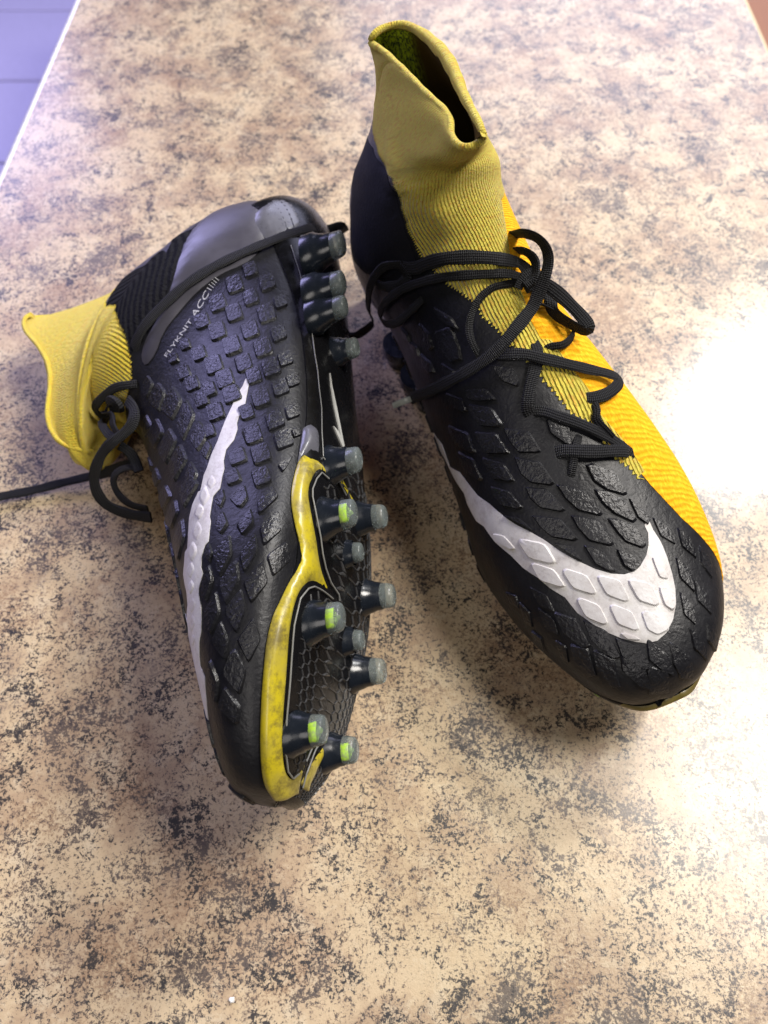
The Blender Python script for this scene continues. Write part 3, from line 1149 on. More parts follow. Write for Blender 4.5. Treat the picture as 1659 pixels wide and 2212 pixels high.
def stud(boot, spec):
    x, y, zb, t, r, L, lime = spec
    q = section(FOOT, t)
    wl, wm, yc = q[4], q[5], q[9]
    lim = (wl if y > yc else wm) - r * (.25 if t > 10.5 else .95)
    y = yc + max(-lim, min(lim, y - yc))
    n = 20
    # lean outwards a little
    lean = np.array([0, (y - yc) * .10, 0])
    ax = np.array([0, 0, -1.0])

    def ringpts(rad, d, ov=1.0):
        return [np.array([x, y, zb]) + ax * d + lean * (d / L) + np.array([rad * 1.10 * math.cos(a), rad * .92 * math.sin(a), 0]) for a in np.linspace(0, 2 * math.pi, n, endpoint=False)]

    def build(name, prof, mat, cap, par):
        V, F = [], []
        for rad, d in prof:
            V += ringpts(rad, d)
        for i in range(len(prof) - 1):
            for j in range(n):
                F.append([i * n + j, i * n + (j + 1) % n, (i + 1) * n + (j + 1) % n, (i + 1) * n + j])
        F.append([(len(prof) - 1) * n + j for j in range(n)])
        if cap:
            F.append(list(range(n)))
        V = [v * np.array([1, boot.mir, 1]) for v in V]
        return mesh_obj(name, V, F, mat, par, None, True, 50)
    b = build('stud', [(r * 1.50, -.004), (r * 1.44, .0010), (r * 1.24, .0028), (r * 1.11, .0050), (r * 1.02, L * .45), (r * .96, L * .62), (r * .945, L * .635)], 'stud', True, boot.root)
    build('stud_tip', [(r * .89, L * .60), (r * .915, L * .64), (r * .85, L * .88), (r * .78, L * .96), (r * .62, L)], 'clear', True, b)
    if lime:
        # the lime core shows through the tip's near side
        V, F = [], []
        m = 9
        for i, d in enumerate(np.linspace(L * .60, L * .86, 5)):
            for j in range(m):
                a = math.pi * (.16 + .46 * j / (m - 1))
                rr = r * (.95 if 0 < i < 4 and 0 < j < m - 1 else .85)
                p = np.array([x, y, zb]) + ax * d + lean * (d / L) + np.array([rr * 1.10 * math.cos(a), rr * .92 * math.sin(a), 0])
                V.append(p * np.array([1, boot.mir, 1]))
        for i in range(4):
            for j in range(m - 1):
                F.append([i * m + j, i * m + j + 1, (i + 1) * m + j + 1, (i + 1) * m + j])
        nb = len(V)
        ctr = [np.array([x, y, zb]) + ax * L * .60 + lean * .6, np.array([x, y, zb]) + ax * L * .86 + lean * .86]
        V += [c * np.array([1, boot.mir, 1]) for c in ctr]
        F += [[j, j + 1, nb] for j in range(m - 1)] + [[4 * m + j + 1, 4 * m + j, nb + 1] for j in range(m - 1)]
        F += [[i * m, (i + 1) * m, nb + 1 if i >= 2 else nb] for i in range(4)] + [[(i + 1) * m - 1, (i + 2) * m - 1, nb + 1 if i >= 2 else nb] for i in range(4)]
        mesh_obj('stud_core', V, F, 'lime', b, None, True, 40)


def sole(boot):
    pl = patch(boot, 'sole_plate', SOLE if boot is B else SOLE_UP, 'plate', .0022, -.0008, .004, .003)
    tr = patch(boot, 'sole_trim', soften(TRIM if boot is B else TRIM_UP, 2), 'trim' if boot is B else 'trimshade', .0032 if boot is B else .0027, .0006, .0045, .0016, pl, None, False, 60)
    patch(boot, 'sole_trim', [(1.95, .500), (2.25, .482), (2.7, .490), (3.2, .500), (3.75, .520), (3.8, .535), (3.4, .532), (2.9, .526), (2.4, .528), (2.0, .545)], 'trim', .0030, .0006, .003, .0014, pl, None, False, 60)
    patch(boot, 'sole_trim', [(7.52, .43), (7.53, .46), (7.38, .505), (7.2, .53), (7.12, .53), (7.22, .495), (7.30, .46), (7.22, .43)], 'trim', .0030, .0006, .003, .0014, pl, None, False, 60)
    patch(boot, 'trim_neck', NECK, 'smokeclear', .0033, .0006, .003, .0016, pl)
    n = len(TRIM)
    tube(boot, 'plate_rim_glint', TRIM[23:27], .00032, 'rimglint', pl, .0030)  # pale beads drawn where the sole's edges catch a highlight
    inner = TRIM[29:41]
    tube(boot, 'plate_rim_glint', inner, .00034, 'rimglint', pl, .0030)
    tube(boot, 'plate_rim_glint', TRIM[41:54], .00034, 'rimglint', pl, .0030)
    tube(boot, 'plate_rim_glint', TRIM[54:], .00030, 'rimglint', pl, .0030)
    up = B.hits(z9([(485, 520), (520, 630), (550, 720), (575, 830), (600, 960), (625, 1080), (645, 1200), (660, 1320), (680, 1440), (693, 1580), (710, 1720), (712, 1900)]) + z2([(850, 400)]), .0024)
    tube(boot, 'plate_rim_glint', up, .00026, 'rimglint', pl, .0026)
    fore = [(1.4, .40), (1.4, .60), (7.6, .64), (7.9, .5), (7.4, .42), (5.0, .385), (3.2, .38)]
    honeycomb(boot, pl, fore, .0024)
    tick = B.hits(z9([(775, 1460), (790, 1560), (820, 1700), (850, 1850), (880, 2000), (866, 2005), (838, 1940), (800, 1850), (836, 1892), (853, 1925), (833, 1830), (803, 1690), (783, 1560)]), .0026)
    patch(boot, 'sole_emblem', tick, 'silver', .0028, .0015, 0, .002, pl)
    for s in STUDS:
        stud(boot, s)
    return pl


sole(B)
sole(A)

# ------------------------------------------------------------------ white tick
tickA = patch(A, 'emblem', WHITE_A, 'white', .0006, -.0003, .0008, .0024)
tickB = patch(B, 'emblem', WHITE_B, 'white', .0006, -.0003, .0008, .0024)

# ------------------------------------------------------------------ grip blocks
def C(c, *v):
    return [(c[0] + a, c[1] + b) for a, b in v]


GA = [za1(p) for p in [
    [(910, 380), (960, 375), (1090, 440), (1110, 580), (1060, 570), (940, 480)],
    [(1240, 760), (1300, 745), (1460, 810), (1560, 975), (1530, 990), (1400, 950), (1300, 880)],
    [(1310, 960), (1400, 970), (1540, 1040), (1640, 1190), (1610, 1215), (1470, 1150), (1370, 1060)],
    [(1000, 920), (1060, 925), (1220, 970), (1355, 1140), (1330, 1160), (1170, 1120), (1070, 1030)],
    [(1420, 1200), (1500, 1205), (1650, 1270), (1720, 1400), (1690, 1430), (1560, 1380), (1490, 1300)],
    [(1120, 1175), (1180, 1180), (1340, 1215), (1450, 1390), (1420, 1410), (1260, 1370), (1170, 1270)],
    [(800, 1175), (850, 1180), (1010, 1195), (1150, 1350), (1120, 1370), (950, 1340), (860, 1260)],
    [(740, 940), (900, 950), (1050, 1110), (1020, 1130), (860, 1100), (780, 1030)],
    [(650, 690), (850, 730), (960, 890), (930, 910), (780, 890), (700, 820)],
    [(560, 450), (760, 480), (850, 630), (820, 640), (680, 640), (610, 560)],
    [(320, 480), (490, 490), (590, 640), (560, 650), (420, 650), (350, 560)],
    [(270, 250), (450, 280), (530, 400), (500, 430), (370, 420), (300, 340)],
    [(380, 690), (550, 740), (630, 870), (600, 880), (470, 860), (420, 790)],
    [(450, 930), (600, 970), (700, 1090), (670, 1110), (540, 1080), (480, 1010)],
    [(180, 640), (300, 700), (370, 850), (350, 870), (240, 800), (200, 720)],
    [(240, 130), (400, 120), (480, 200), (450, 210), (330, 215), (260, 190)],
    [(100, 420), (260, 490), (310, 630), (280, 640), (170, 580), (120, 500)],
    [(1590, 1030), (1640, 1080), (1760, 1190), (1740, 1240), (1660, 1180)],
    [(560, 1170), (680, 1190), (800, 1290), (700, 1240)],
]] + [za2(p) for p in [
    [(730, 225), (790, 235), (860, 275), (925, 385), (890, 385), (800, 340)],
    [(945, 250), (1030, 280), (1095, 350), (1050, 390), (990, 350)],
    [(530, 205), (650, 225), (710, 320), (620, 270)],
]] + [za3(p) for p in [
    [(610, 690), (740, 640), (800, 800), (820, 900), (740, 930), (660, 840)],
    [(480, 610), (560, 700), (590, 800), (560, 830), (500, 720)],
    [(490, 860), (570, 930), (600, 1010), (560, 1020), (510, 950)],
    [(600, 480), (740, 560), (790, 650), (720, 630), (640, 570)],
    [(660, 940), (760, 1000), (790, 1070), (720, 1060), (680, 1010)],
    [(1090, 960), (1250, 990), (1300, 1090), (1280, 1130), (1170, 1090), (1110, 1020)],
    [(700, 1190), (830, 1240), (870, 1330), (840, 1340), (740, 1290)],
    [(400, 760), (460, 800), (480, 880), (430, 850)],
    [(330, 640), (380, 700), (400, 760), (350, 720)],
]]
GAT = [za2(p) for p in [
    [(560, 700), (660, 730), (735, 860), (700, 870), (610, 800)],
    [(760, 760), (870, 810), (940, 935), (900, 940), (800, 860)],
    [(660, 910), (740, 930), (785, 1055), (750, 1060), (680, 990)],
    [(810, 955), (910, 1000), (940, 1130), (900, 1130), (830, 1040)],
    [(1000, 990), (1110, 1030), (1150, 1150), (1100, 1140), (1010, 1060)],
    [(975, 870), (1080, 905), (1150, 1010), (1110, 1020), (1000, 950)],
    [(1170, 880), (1270, 960), (1300, 1060), (1240, 1030), (1180, 980)],
    [(1170, 1060), (1260, 1080), (1275, 1180), (1170, 1190)],
    [(1330, 910), (1420, 980), (1440, 1080), (1370, 1080), (1340, 1010)],
    [(550, 870), (600, 900), (615, 975), (580, 960)],
    [(440, 660), (520, 720), (540, 790), (480, 760)],
    [(310, 620), (360, 670), (375, 740), (335, 710)],
    [(390, 800), (440, 840), (460, 905), (415, 870)],
    [(1375, 560), (1440, 630), (1450, 720), (1395, 670)],
    [(1450, 800), (1515, 880), (1530, 960), (1465, 900)],
    [(1555, 760), (1600, 840), (1590, 900), (1555, 850)],
    [(1500, 250), (1555, 320), (1560, 410), (1510, 340)],
    [(1360, 130), (1430, 200), (1450, 280), (1380, 220)],
    [(1350, 330), (1420, 400), (1440, 500), (1370, 430)],
    [(1470, 480), (1540, 560), (1555, 650), (1485, 580)],
    [(1200, 60), (1280, 110), (1310, 190), (1240, 150)],
    [(220, 540), (270, 560), (290, 620), (240, 590)],
    [(390, 520), (470, 560), (510, 640), (440, 610)],
]]
GAW = [za2(p) for p in [
    [(285, 190), (310, 170), (470, 205), (545, 330), (520, 345), (360, 305)],
    [(370, 340), (395, 330), (530, 375), (610, 490), (585, 500), (430, 450)],
    [(575, 385), (605, 368), (745, 415), (815, 535), (790, 550), (650, 505)],
    [(805, 430), (830, 415), (965, 450), (1030, 585), (1000, 600), (870, 550)],
    [(1005, 455), (1030, 440), (1165, 475), (1225, 610), (1195, 630), (1080, 590)],
    [(1210, 500), (1240, 490), (1318, 520), (1322, 640), (1300, 655), (1250, 620)],
    [(670, 575), (700, 560), (830, 615), (890, 735), (860, 750), (735, 695)],
    [(885, 620), (915, 605), (1045, 660), (1095, 780), (1065, 790), (945, 745)],
    [(1095, 665), (1125, 648), (1240, 690), (1290, 780), (1210, 820), (1140, 785)],
    [(965, 805), (985, 798), (1070, 825), (1100, 848), (1010, 842)],
    [(1165, 300), (1200, 300), (1250, 370), (1280, 450), (1220, 440)],
    [(120, 135), (200, 150), (280, 240), (250, 250), (160, 200)],
]]
SQ = ((-80, -42), (40, -87), (80, 38), (-45, 88))
GB = [zb1(C(c, *[(a * s, b * s) for a, b in SQ])) for c, s in [
    ((910, 390), .95), ((1180, 375), .9), ((1040, 270), .8), ((770, 545), .95), ((1045, 500), .85), ((1290, 540), .7), ((905, 630), .95), ((1175, 632), 1.0), ((640, 695), .85), ((770, 780), .95), ((1040, 770), .95), ((1275, 800), .85), ((500, 890), .6), ((620, 965), .8), ((890, 900), 1.0), ((1145, 915), 1.0), ((1330, 1010), .8), ((740, 1060), 1.0), ((985, 1045), .95), ((1215, 1085), 1.0), ((490, 1125), .75), ((405, 1005), .55), ((560, 1215), .8), ((830, 1175), 1.0), ((1070, 1150), .85), ((1290, 1250), .9), ((700, 1265), .8), ((1130, 1335), 1.0), ((640, 1350), .8), ((885, 1305), .95), ((1010, 1450), .85), ((1245, 1520), 1.0), ((1385, 1450), .75), ((755, 1450), .95), ((1060, 1635), 1.05), ((1315, 1680), 1.0), ((890, 1520), .0), ((1130, 1800), 1.05), ((930, 1820), .9), ((895, 1990), .8), ((1135, 1990), 1.0), ((1390, 1190), .7), ((1420, 1620), .5), ((700, 1610), .7)] if s > 0]
GB += [zb1(p) for p in [
    [(280, 1210), (335, 1290), (290, 1440), (205, 1360)], [(190, 1150), (235, 1220), (190, 1330), (140, 1270)], [(400, 1235), (470, 1360), (400, 1510), (310, 1430)], [(510, 1350), (580, 1480), (490, 1680), (440, 1560)],
    [(180, 1475), (230, 1580), (170, 1660), (130, 1560)], [(265, 1505), (320, 1620), (250, 1750), (200, 1650)], [(370, 1590), (430, 1690), (350, 1880), (290, 1780)], [(620, 1530), (690, 1640), (610, 1770), (550, 1680)],
    [(460, 1720), (515, 1850), (420, 2020), (370, 1900)], [(260, 1910), (300, 2010), (250, 2080), (210, 1990)], [(550, 1860), (605, 1960), (560, 2060), (510, 1990)], [(690, 1690), (720, 1740), (680, 1840), (640, 1790)],
    [(1270, 1890), (1390, 1815), (1310, 1950)], [(200, 1820), (230, 1890), (190, 1960), (165, 1890)],
]] + [zb2(p) for p in [
    [(255, 90), (300, 190), (240, 310), (205, 200)], [(470, 20), (540, 80), (420, 290), (380, 130)], [(340, 220), (360, 340), (310, 470), (260, 420)], [(400, 390), (420, 560), (370, 760), (325, 620)],
    [(760, 130), (775, 200), (740, 290), (690, 240)], [(930, 100), (970, 200), (900, 290), (820, 210)], [(1190, 110), (1240, 200), (1080, 350), (1070, 230)], [(1000, 310), (1025, 420), (920, 530), (880, 440)],
    [(1240, 330), (1265, 490), (1120, 620), (1090, 460)], [(815, 540), (830, 700), (735, 890), (680, 700)], [(1040, 530), (1060, 680), (950, 860), (900, 700)], [(1310, 600), (1345, 750), (1200, 890), (1150, 720)],
    [(640, 800), (670, 930), (610, 1110), (575, 980)], [(855, 770), (885, 940), (790, 1140), (735, 960)], [(1100, 780), (1145, 950), (1010, 1125), (950, 950)], [(700, 1040), (730, 1210), (650, 1400), (605, 1200)],
    [(915, 1020), (955, 1190), (870, 1390), (790, 1200)], [(745, 1300), (800, 1460), (770, 1620), (670, 1470)], [(1020, 1280), (1085, 1450), (985, 1650), (890, 1460)], [(850, 1550), (960, 1740), (905, 1930), (770, 1750)],
    [(650, 1640), (720, 1820), (700, 2010), (630, 1850)], [(780, 1880), (900, 2040), (880, 2200), (730, 2050)], [(760, 330), (800, 430), (740, 520), (690, 440)], [(640, 610), (665, 690), (640, 770), (600, 700)],
]]
blA = [A.hits(p) for p in GA]
blAT = [A.hits(p) for p in GAT]
blB = [B.hits(p) for p in GB]
blAW = [A.hits(p) for p in GAW]


def whiteside(c, poly):
    return bool(inside(np.array([[c[0], c[1]]]) * [LT, LH], np.array(poly) * [LT, LH])[0])


def centre(c):
    return np.mean(np.array(c), 0)


def spread(c):
    a = np.array(c) * [LT, LH]
    return np.ptp(a, 0).max()


for c in blA:
    if spread(c) < .04:
        grip(A, c, 'block', upA, .0012, .84, 0.0, .12, 1.16)
for c in blAT:
    if spread(c) < .04:
        grip(A, c, 'block', upA, .0008, .86, 0, .12, 1.55)
for c in blAW:
    if spread(c) < .04:
        grip(A, c, 'white', tickA, .0007, .84, .0006, .22, 1.04)
for c in blB:
    if spread(c) < .045:
        m = centre(c)
        grip(B, c, 'white' if whiteside(m, WHITE_B) else 'block', tickB if whiteside(m, WHITE_B) else upB, .0010, .82, 0.0, .18, 1.22)
for c in [zb2(C(c, (4, -s), (w, -10), (-4, s), (-w, 15))) for c, w, s in [((660, 70), 52, 95), ((600, 190), 52, 110), ((560, 330), 60, 105), ((540, 500), 55, 110), ((500, 680), 50, 110), ((485, 840), 48, 105), ((490, 990), 42, 95), ((500, 1150), 42, 100), ((500, 1310), 38, 95), ((510, 1460), 26, 80)]]:
    grip(B, B.hits(c), 'white', tickB, random.uniform(.0001, .0004), .7, .0006, .3, random.uniform(.9, 1.15))
# the same pattern runs on round the side that this view shows only on the other boot
for src, dst, up, own in ((blB, A, upA, blA + blAT + blAW), (blA + blAT, B, upB, blB)):
    oc = np.array([centre(c) for c in own]) * [LT, LH]
    for c in src:
        m = centre(c)
        if spread(c) > .04 or dst.seen(m[0], m[1]):
            continue
        q = np.array([(m[0], m[1] % 1), (m[0], m[1] % 1 - 1)]) * [LT, LH]
        if min(np.linalg.norm(oc - a, axis=1).min() for a in q) < .009:
            continue
        if whiteside((m[0], m[1]), WHITE_A if dst is A else WHITE_B):
            continue
        grip(dst, c, 'block', up, .0010)

# ------------------------------------------------------------------ knit pieces
TOPA, TOPB = len(A.tab) - 1, len(B.tab) - 1


def D(*p):
    return [tuple(q) for q in p]


def along(line, n):
    """n points evenly along a list of (t, th), by th"""
    L = sorted(line, key=lambda p: p[1])
    x = np.array([p[1] for p in L])
    y = np.array([p[0] for p in L])
    xs = np.linspace(x[0], x[-1], n)
    return list(zip(np.interp(xs, x, y), xs))


# standing boot: edge between the black foot and the yellow knit, from the heel down the outer side to the toe end of the tongue
edgeA = A.hits(D((799, 232), (806, 276), (816, 316), (830, 348), (850, 385), (860, 412), (870, 447), (880, 478), (893, 515), (908, 548), (935, 580)) + z3([(0, 0)])[:0] +
               za3([(700, 275), (760, 315), (800, 340), (850, 375), (900, 415), (960, 440), (1000, 560), (1060, 600), (1110, 650), (1150, 690), (1200, 760), (1290, 830)]) +
               za1([(880, 50), (940, 110), (1000, 185), (1060, 250), (1110, 320), (1180, 360), (1270, 385)]) + za1([(1440, 660), (1500, 710), (1580, 760), (1660, 850)]))
tipA = A.hits([(1389, 1030)])[0]
medA = A.hits(D((1392, 1018), (1370, 985), (1345, 950)) + za1([(1350, 330), (1330, 260)]) + D((1270, 840), (1230, 790), (1190, 735)) + za3([(1480, 740), (1400, 600)]) + D((1130, 640), (1112, 600), (1100, 545), (1090, 480), (1082, 432)))
k0 = round(edgeA[-1][1] - medA[0][1])
medA = [(t, h + k0) for t, h in medA]
# the cuff goes round behind, where the standing boot hides it
hb = edgeA[0][1]
tb = edgeA[0][0]
hm = medA[-1][1]
tm = medA[-1][0]


def rim_line(boot, near, far_t, n=60, a0=0.0):
    """cuff rim as (t, th), th rising from a0 to a0 + 1: the near wall as seen, the rest as given"""
    nh = sorted(((h % 1.0, t) for t, h in near))
    hs = np.array([p[0] for p in nh])
    ts = np.array([p[1] for p in nh])
    out = []
    for th in np.linspace(a0, a0 + 1, n):
        x = th % 1.0
        w = float(np.interp(x, hs, ts)) if hs[0] <= x <= hs[-1] else far_t(x)
        out.append((w, th))
    return out


rimA = [(19.98, (hb % 1.0) + k / 90) for k in range(91)]
# bottom of the yellow, th from hb round to hb+1 : th falls from hb (lateral heel) over 0 (front) to the medial side, then behind
yb = zigzag(edgeA, 0.0019, .0007) + [(edgeA[-1][0] - .05, edgeA[-1][1] - .01), tipA if abs(tipA[1] - edgeA[-1][1]) < .3 else edgeA[-1]] + medA
back = [(tm + (tb - tm) * k, hm + ((hb - 1) - hm) * k) for k in np.linspace(0, 1, 14)[1:]]
yb = yb + back
rim_up = [(t, (hb - 1) + k / (len(rimA) - 1)) for k, (t, h) in enumerate(rimA)]
yellowA = patch(A, 'knit_collar', yb + rim_up, 'yellow', .0010, .0002, .0016, .0026, 'root', None, True, 60, .0012, 'lining')

# orange knit over the inner side
black_edge = A.hits(z5([(1085, 330), (1130, 385), (1200, 460), (1270, 535), (1330, 590), (1380, 645), (1418, 697)]))
k1 = round(medA[0][1] - black_edge[0][1])
black_edge = [(t, h + k1) for t, h in black_edge]
orangeA = patch(A, 'knit_panel', medA[::-1] + black_edge + [(3.4, -.33), (5.0, -.345), (8.0, -.36), (10.5, -.37), (12.2, -.36), (13.2, -.30), (14.2, -.25), (15.0, -.22)], 'orange', .0007, -.0002, .001, .003)
if B:
    orangeB = patch(B, 'knit_panel', [(t, h) for t, h in medA[::-1] + black_edge + [(3.4, -.33), (5.0, -.345), (8.0, -.36), (10.5, -.37), (12.2, -.36), (13.2, -.30)]], 'orange', .0007, -.0002, .001, .003)

def hem(boot, rad, mat, extra=0.0):
    """the turned-over edge of the cuff"""
    n = 120
    th = np.linspace(0, 1, n, endpoint=False)
    tt = np.full(n, 19.93)
    P = boot.S(tt, th) - boot.N(tt, th) * .0002
    for _ in range(3):
        P = .5 * P + .25 * (np.roll(P, 1, 0) + np.roll(P, -1, 0))
    r_ = rad * (1 + extra * np.exp(-((th - .76) / .13) ** 2))
    tan = np.roll(P, -1, 0) - np.roll(P, 1, 0)
    tan /= np.linalg.norm(tan, axis=1, keepdims=True) + 1e-12
    nn = np.cross(tan, np.array([0, 0, 1.0])) * -boot.mir
    nn /= np.linalg.norm(nn, axis=1, keepdims=True) + 1e-12
    sd = np.cross(tan, nn)
    V, F, UV = [], [], []
    k = 10
    for i in range(n):
        for j in range(k):
            a = 2 * math.pi * j / k
            V.append(P[i] + (nn[i] * math.cos(a) + sd[i] * math.sin(a)) * r_[i] * (1 + .06 * math.sin(i * .9)) - nn[i] * (r_[i] - rad))
            UV.append((.42 + j * .0008, th[i] * LH))
    for i in range(n):
        for j in range(k):
            F.append([i * k + j, i * k + (j + 1) % k, (i + 1) % n * k + (j + 1) % k, (i + 1) % n * k + j])
    return mesh_obj('cuff_hem', V, F, mat, boot.root, UV)


hem(A, .0014, 'yellow', .9)

# lying boot: yellow cuff beyond the black ribbed ankle
edgeB = B.hits(z6([(862, 112), (850, 200), (850, 265), (905, 320), (950, 395), (985, 460), (1010, 520), (1030, 590), (1045, 660), (1055, 720), (1055, 800), (1058, 880)]))
tB0 = edgeB[0]
endB = edgeB[-1]
eB = zigzag(edgeB, .0019, .0007)
# on from the last seen point over the front and back round underneath
hb0 = tB0[1]
pre = [(16.5, .5), (16.45, .42), (max(15.9, tB0[0]), .33)] if hb0 < .32 else [(max(tB0[0], 16.0), .5)]
restB = [(t, -h) for t, h in edgeB[::-1] if h > .035] + [(t, -h) for t, h in pre[::-1]]
eB = pre[1:] + eB
tB0 = pre[0]
rimB_up = [(19.98, tB0[1] - 1 + k / 90) for k in range(91)]
yellowB = patch(B, 'knit_collar', eB + restB + rimB_up, 'yellowpair', .0010, .0002, .0016, .0026, 'root', None, True, 60, .0011)

hem(B, .0011, 'yellowpair')
# ribbed black ankle and satin heel panel of the lying boot
ribB = B.hits(z6([(850, 262), (860, 118)])) + B.hits(z1([(560, 445), (640, 400), (735, 345), (760, 285), (850, 240), (905, 195), (812, 305), (775, 430), (725, 570), (660, 690), (610, 770), (575, 790)])) + B.hits(z6([(1050, 660), (1010, 520), (950, 395), (905, 322)]))
patch(B, 'ribbed_ankle', ribB, 'rib', .0005, -.0003, .0006, .0026, upB)
heelB = B.hits(z1([(910, 192), (990, 140), (1060, 114), (1130, 118), (1175, 135), (1160, 185), (1160, 235), (1180, 285), (1140, 350), (1080, 400), (960, 450), (870, 520), (800, 600), (720, 700), (690, 790), (648, 850), (625, 815), (640, 740), (690, 655), (740, 560), (775, 450), (800, 360), (830, 270)]))
patch(B, 'heel_panel', soften(heelB), 'satin', .0011, -.0003, .0016, .0022, upB)
cupB = B.hits(z1([(1142, 140), (1165, 118), (1205, 104), (1250, 102), (1295, 115), (1325, 150), (1345, 190), (1360, 235), (1300, 262), (1230, 290), (1185, 285), (1150, 245), (1112, 190)]), .002)
cupB = soften(cupB, 2)
patch(B, 'heel_cup', cupB, 'smokeclear', .0022, -.0003, .0024, .002, 'root')
patch(A, 'heel_cup', cupB, 'smokeclear', .0022, -.0003, .0024, .002, 'root')
heelA = A.hits(D((790, 290), (775, 330), (764, 370), (760, 420), (758, 480), (764, 560), (790, 590), (840, 600), (900, 565), (885, 520), (872, 478), (862, 445), (850, 410), (838, 380), (822, 350), (806, 320)))
patch(A, 'heel_panel', heelA, 'suede', .0006, -.0003, .001, .003, upA)

# ------------------------------------------------------------------ lettering along the seam of the lying boot
def lettering(boot, text, p0, p1, cap, mat, shear=0.0, off=.0006):
    cu = bpy.data.curves.new('lettering', 'FONT')
    cu.body = text
    cu.size = 1.0
    cu.resolution_u = 2
    cu.shear = shear
    ob = bpy.data.objects.new('lettering_curve', cu)
    COL.objects.link(ob)
    bpy.context.view_layer.update()
    dg = bpy.context.evaluated_depsgraph_get()
    me = bpy.data.meshes.new_from_object(ob.evaluated_get(dg))
    co = np.array([v.co[:2] for v in me.vertices])
    faces = [list(p.vertices) for p in me.polygons]
    bpy.data.objects.remove(ob)
    w = co[:, 0].max()
    a, b = np.array(p0, float), np.array(p1, float)
    u = (b - a) / w
    d = (b - a) / np.linalg.norm(b - a)
    up = np.array([d[1], -d[0]])
    V = []
    for x, y in co:
        q = a + u * x + up * y * cap / .70
        t, h = boot.hit(q)
        V.append(boot.S(t, h) + boot.N(t, h) * off)
    return mesh_obj('lettering', V, faces, mat, boot.root, None, False, None, False)


lettering(B, 'FLYKNIT', (362, 775), (418, 694), 8.5, 'letter')
lettering(B, 'ACC', (422, 690), (455, 634), 12, 'letter', .2)
for k in range(5):
    a = np.array((456, 631)) + np.array((4.2, -5.6)) * k
    lettering(B, 'I', a, a + np.array((1.2, -1.6)), 11 + (k % 2) * 2, 'letter')

# ------------------------------------------------------------------ laces
def lift(pts, mm, **k):
    return [p if len(p) > 2 else (p[0], p[1], mm) for p in pts]


# standing boot, crossings from the toe end up, then the bow
band(A, 'lace', lift(z4([(1100, 1292, -1), (1150, 1282, 1.0), (1230, 1290), (1320, 1293), (1400, 1290), (1470, 1290, 2.0), (1492, 1300, .2), (1470, 1330, -1.0)]), 2.4), .0060)
band(A, 'lace', lift(z4([(1235, 1200, -.5), (1215, 1260), (1205, 1330), (1195, 1400, .2), (1188, 1420, -1)]), 1.4), .0036)
band(A, 'lace', lift(z4([(1000, 1075, -.5), (1050, 1080, 1.0), (1120, 1110), (1220, 1145), (1330, 1195), (1400, 1235), (1470, 1280, 1.0), (1500, 1310, -1)]), 1.8), .0052)
band(A, 'lace', lift(z4([(1300, 1050, 1.5), (1312, 1090), (1300, 1130, 2.0), (1335, 1165, 2.4), (1390, 1222, 2.0)]), 3.0), .0038, twist=50)
band(A, 'lace', lift(z4([(820, 795, 1.0), (950, 800), (1050, 826), (1150, 852), (1250, 880), (1350, 915, 4.0), (1395, 945, 4.5), (1385, 985, 4.0), (1330, 1015, 2.5), (1275, 1015, 1.0), (1245, 1000, -.8)]), 3.0), .0056)
band(A, 'lace', lift(z4([(1015, 820, .5), (1005, 870), (985, 950), (972, 1030), (975, 1085, .2), (990, 1100, -1)]), 1.8), .0056)
band(A, 'lace', lift(z4([(1000, 720, 0), (1015, 760, 1.2), (1020, 810, 1.8), (1030, 850, .5)]), 1.4), .0052)
band(A, 'lace', lift(z4([(1055, 770, -1), (1075, 755, 1.5), (1120, 765), (1165, 735), (1180, 690), (1165, 650), (1110, 610), (1050, 570), (1000, 545, 3)]), 3.2), .0038, twist=40)
band(A, 'lace', lift(z4([(720, 800, -1), (712, 770, .5), (695, 720), (682, 660), (692, 590), (730, 510), (790, 455), (860, 440), (930, 440, 4)]), 2.0), .0036, twist=35)
# loop to the outer side
band(A, 'lace', lift(z4([(950, 445, 5), (860, 405, 5), (760, 388), (660, 388), (560, 392), (460, 410), (370, 440), (300, 482), (255, 530), (240, 580), (265, 618), (315, 622), (360, 595), (400, 550, 1.5), (440, 505, .5)]), 2.6), .0044)
# big loop across to the inner side
band(A, 'lace', lift(z4([(320, 330, .5), (400, 345, 1.5), (480, 312, 3), (580, 292), (700, 302), (800, 322), (900, 355), (1000, 395, 112, 'z'), (1090, 448, 112, 'z', -10), (1180, 525, 108, 'z', -20), (1250, 598, 104, 'z', -25), (1290, 650, 102, 'z', -30), (1268, 672, 100, 'z', -40), (1180, 628, 102, 'z', -50), (1100, 568, 102, 'z', -30), (1035, 515, 5), (960, 450, 4)]), 5.0), .0062)
band(A, 'lace', lift(z4([(340, 325, 1), (270, 315), (215, 370), (185, 450), (165, 560, 5), (135, 650, 6), (100, 690, 24, 'z'), (50, 690, 22, 'z'), (10, 660, 22, 'z')]), 3), .0046)
band(A, 'lace', lift(z4([(330, 330, 1.5), (370, 380, 1), (330, 430, 1), (260, 440, 1), (215, 420, 1.5)]), 1.5), .0060)
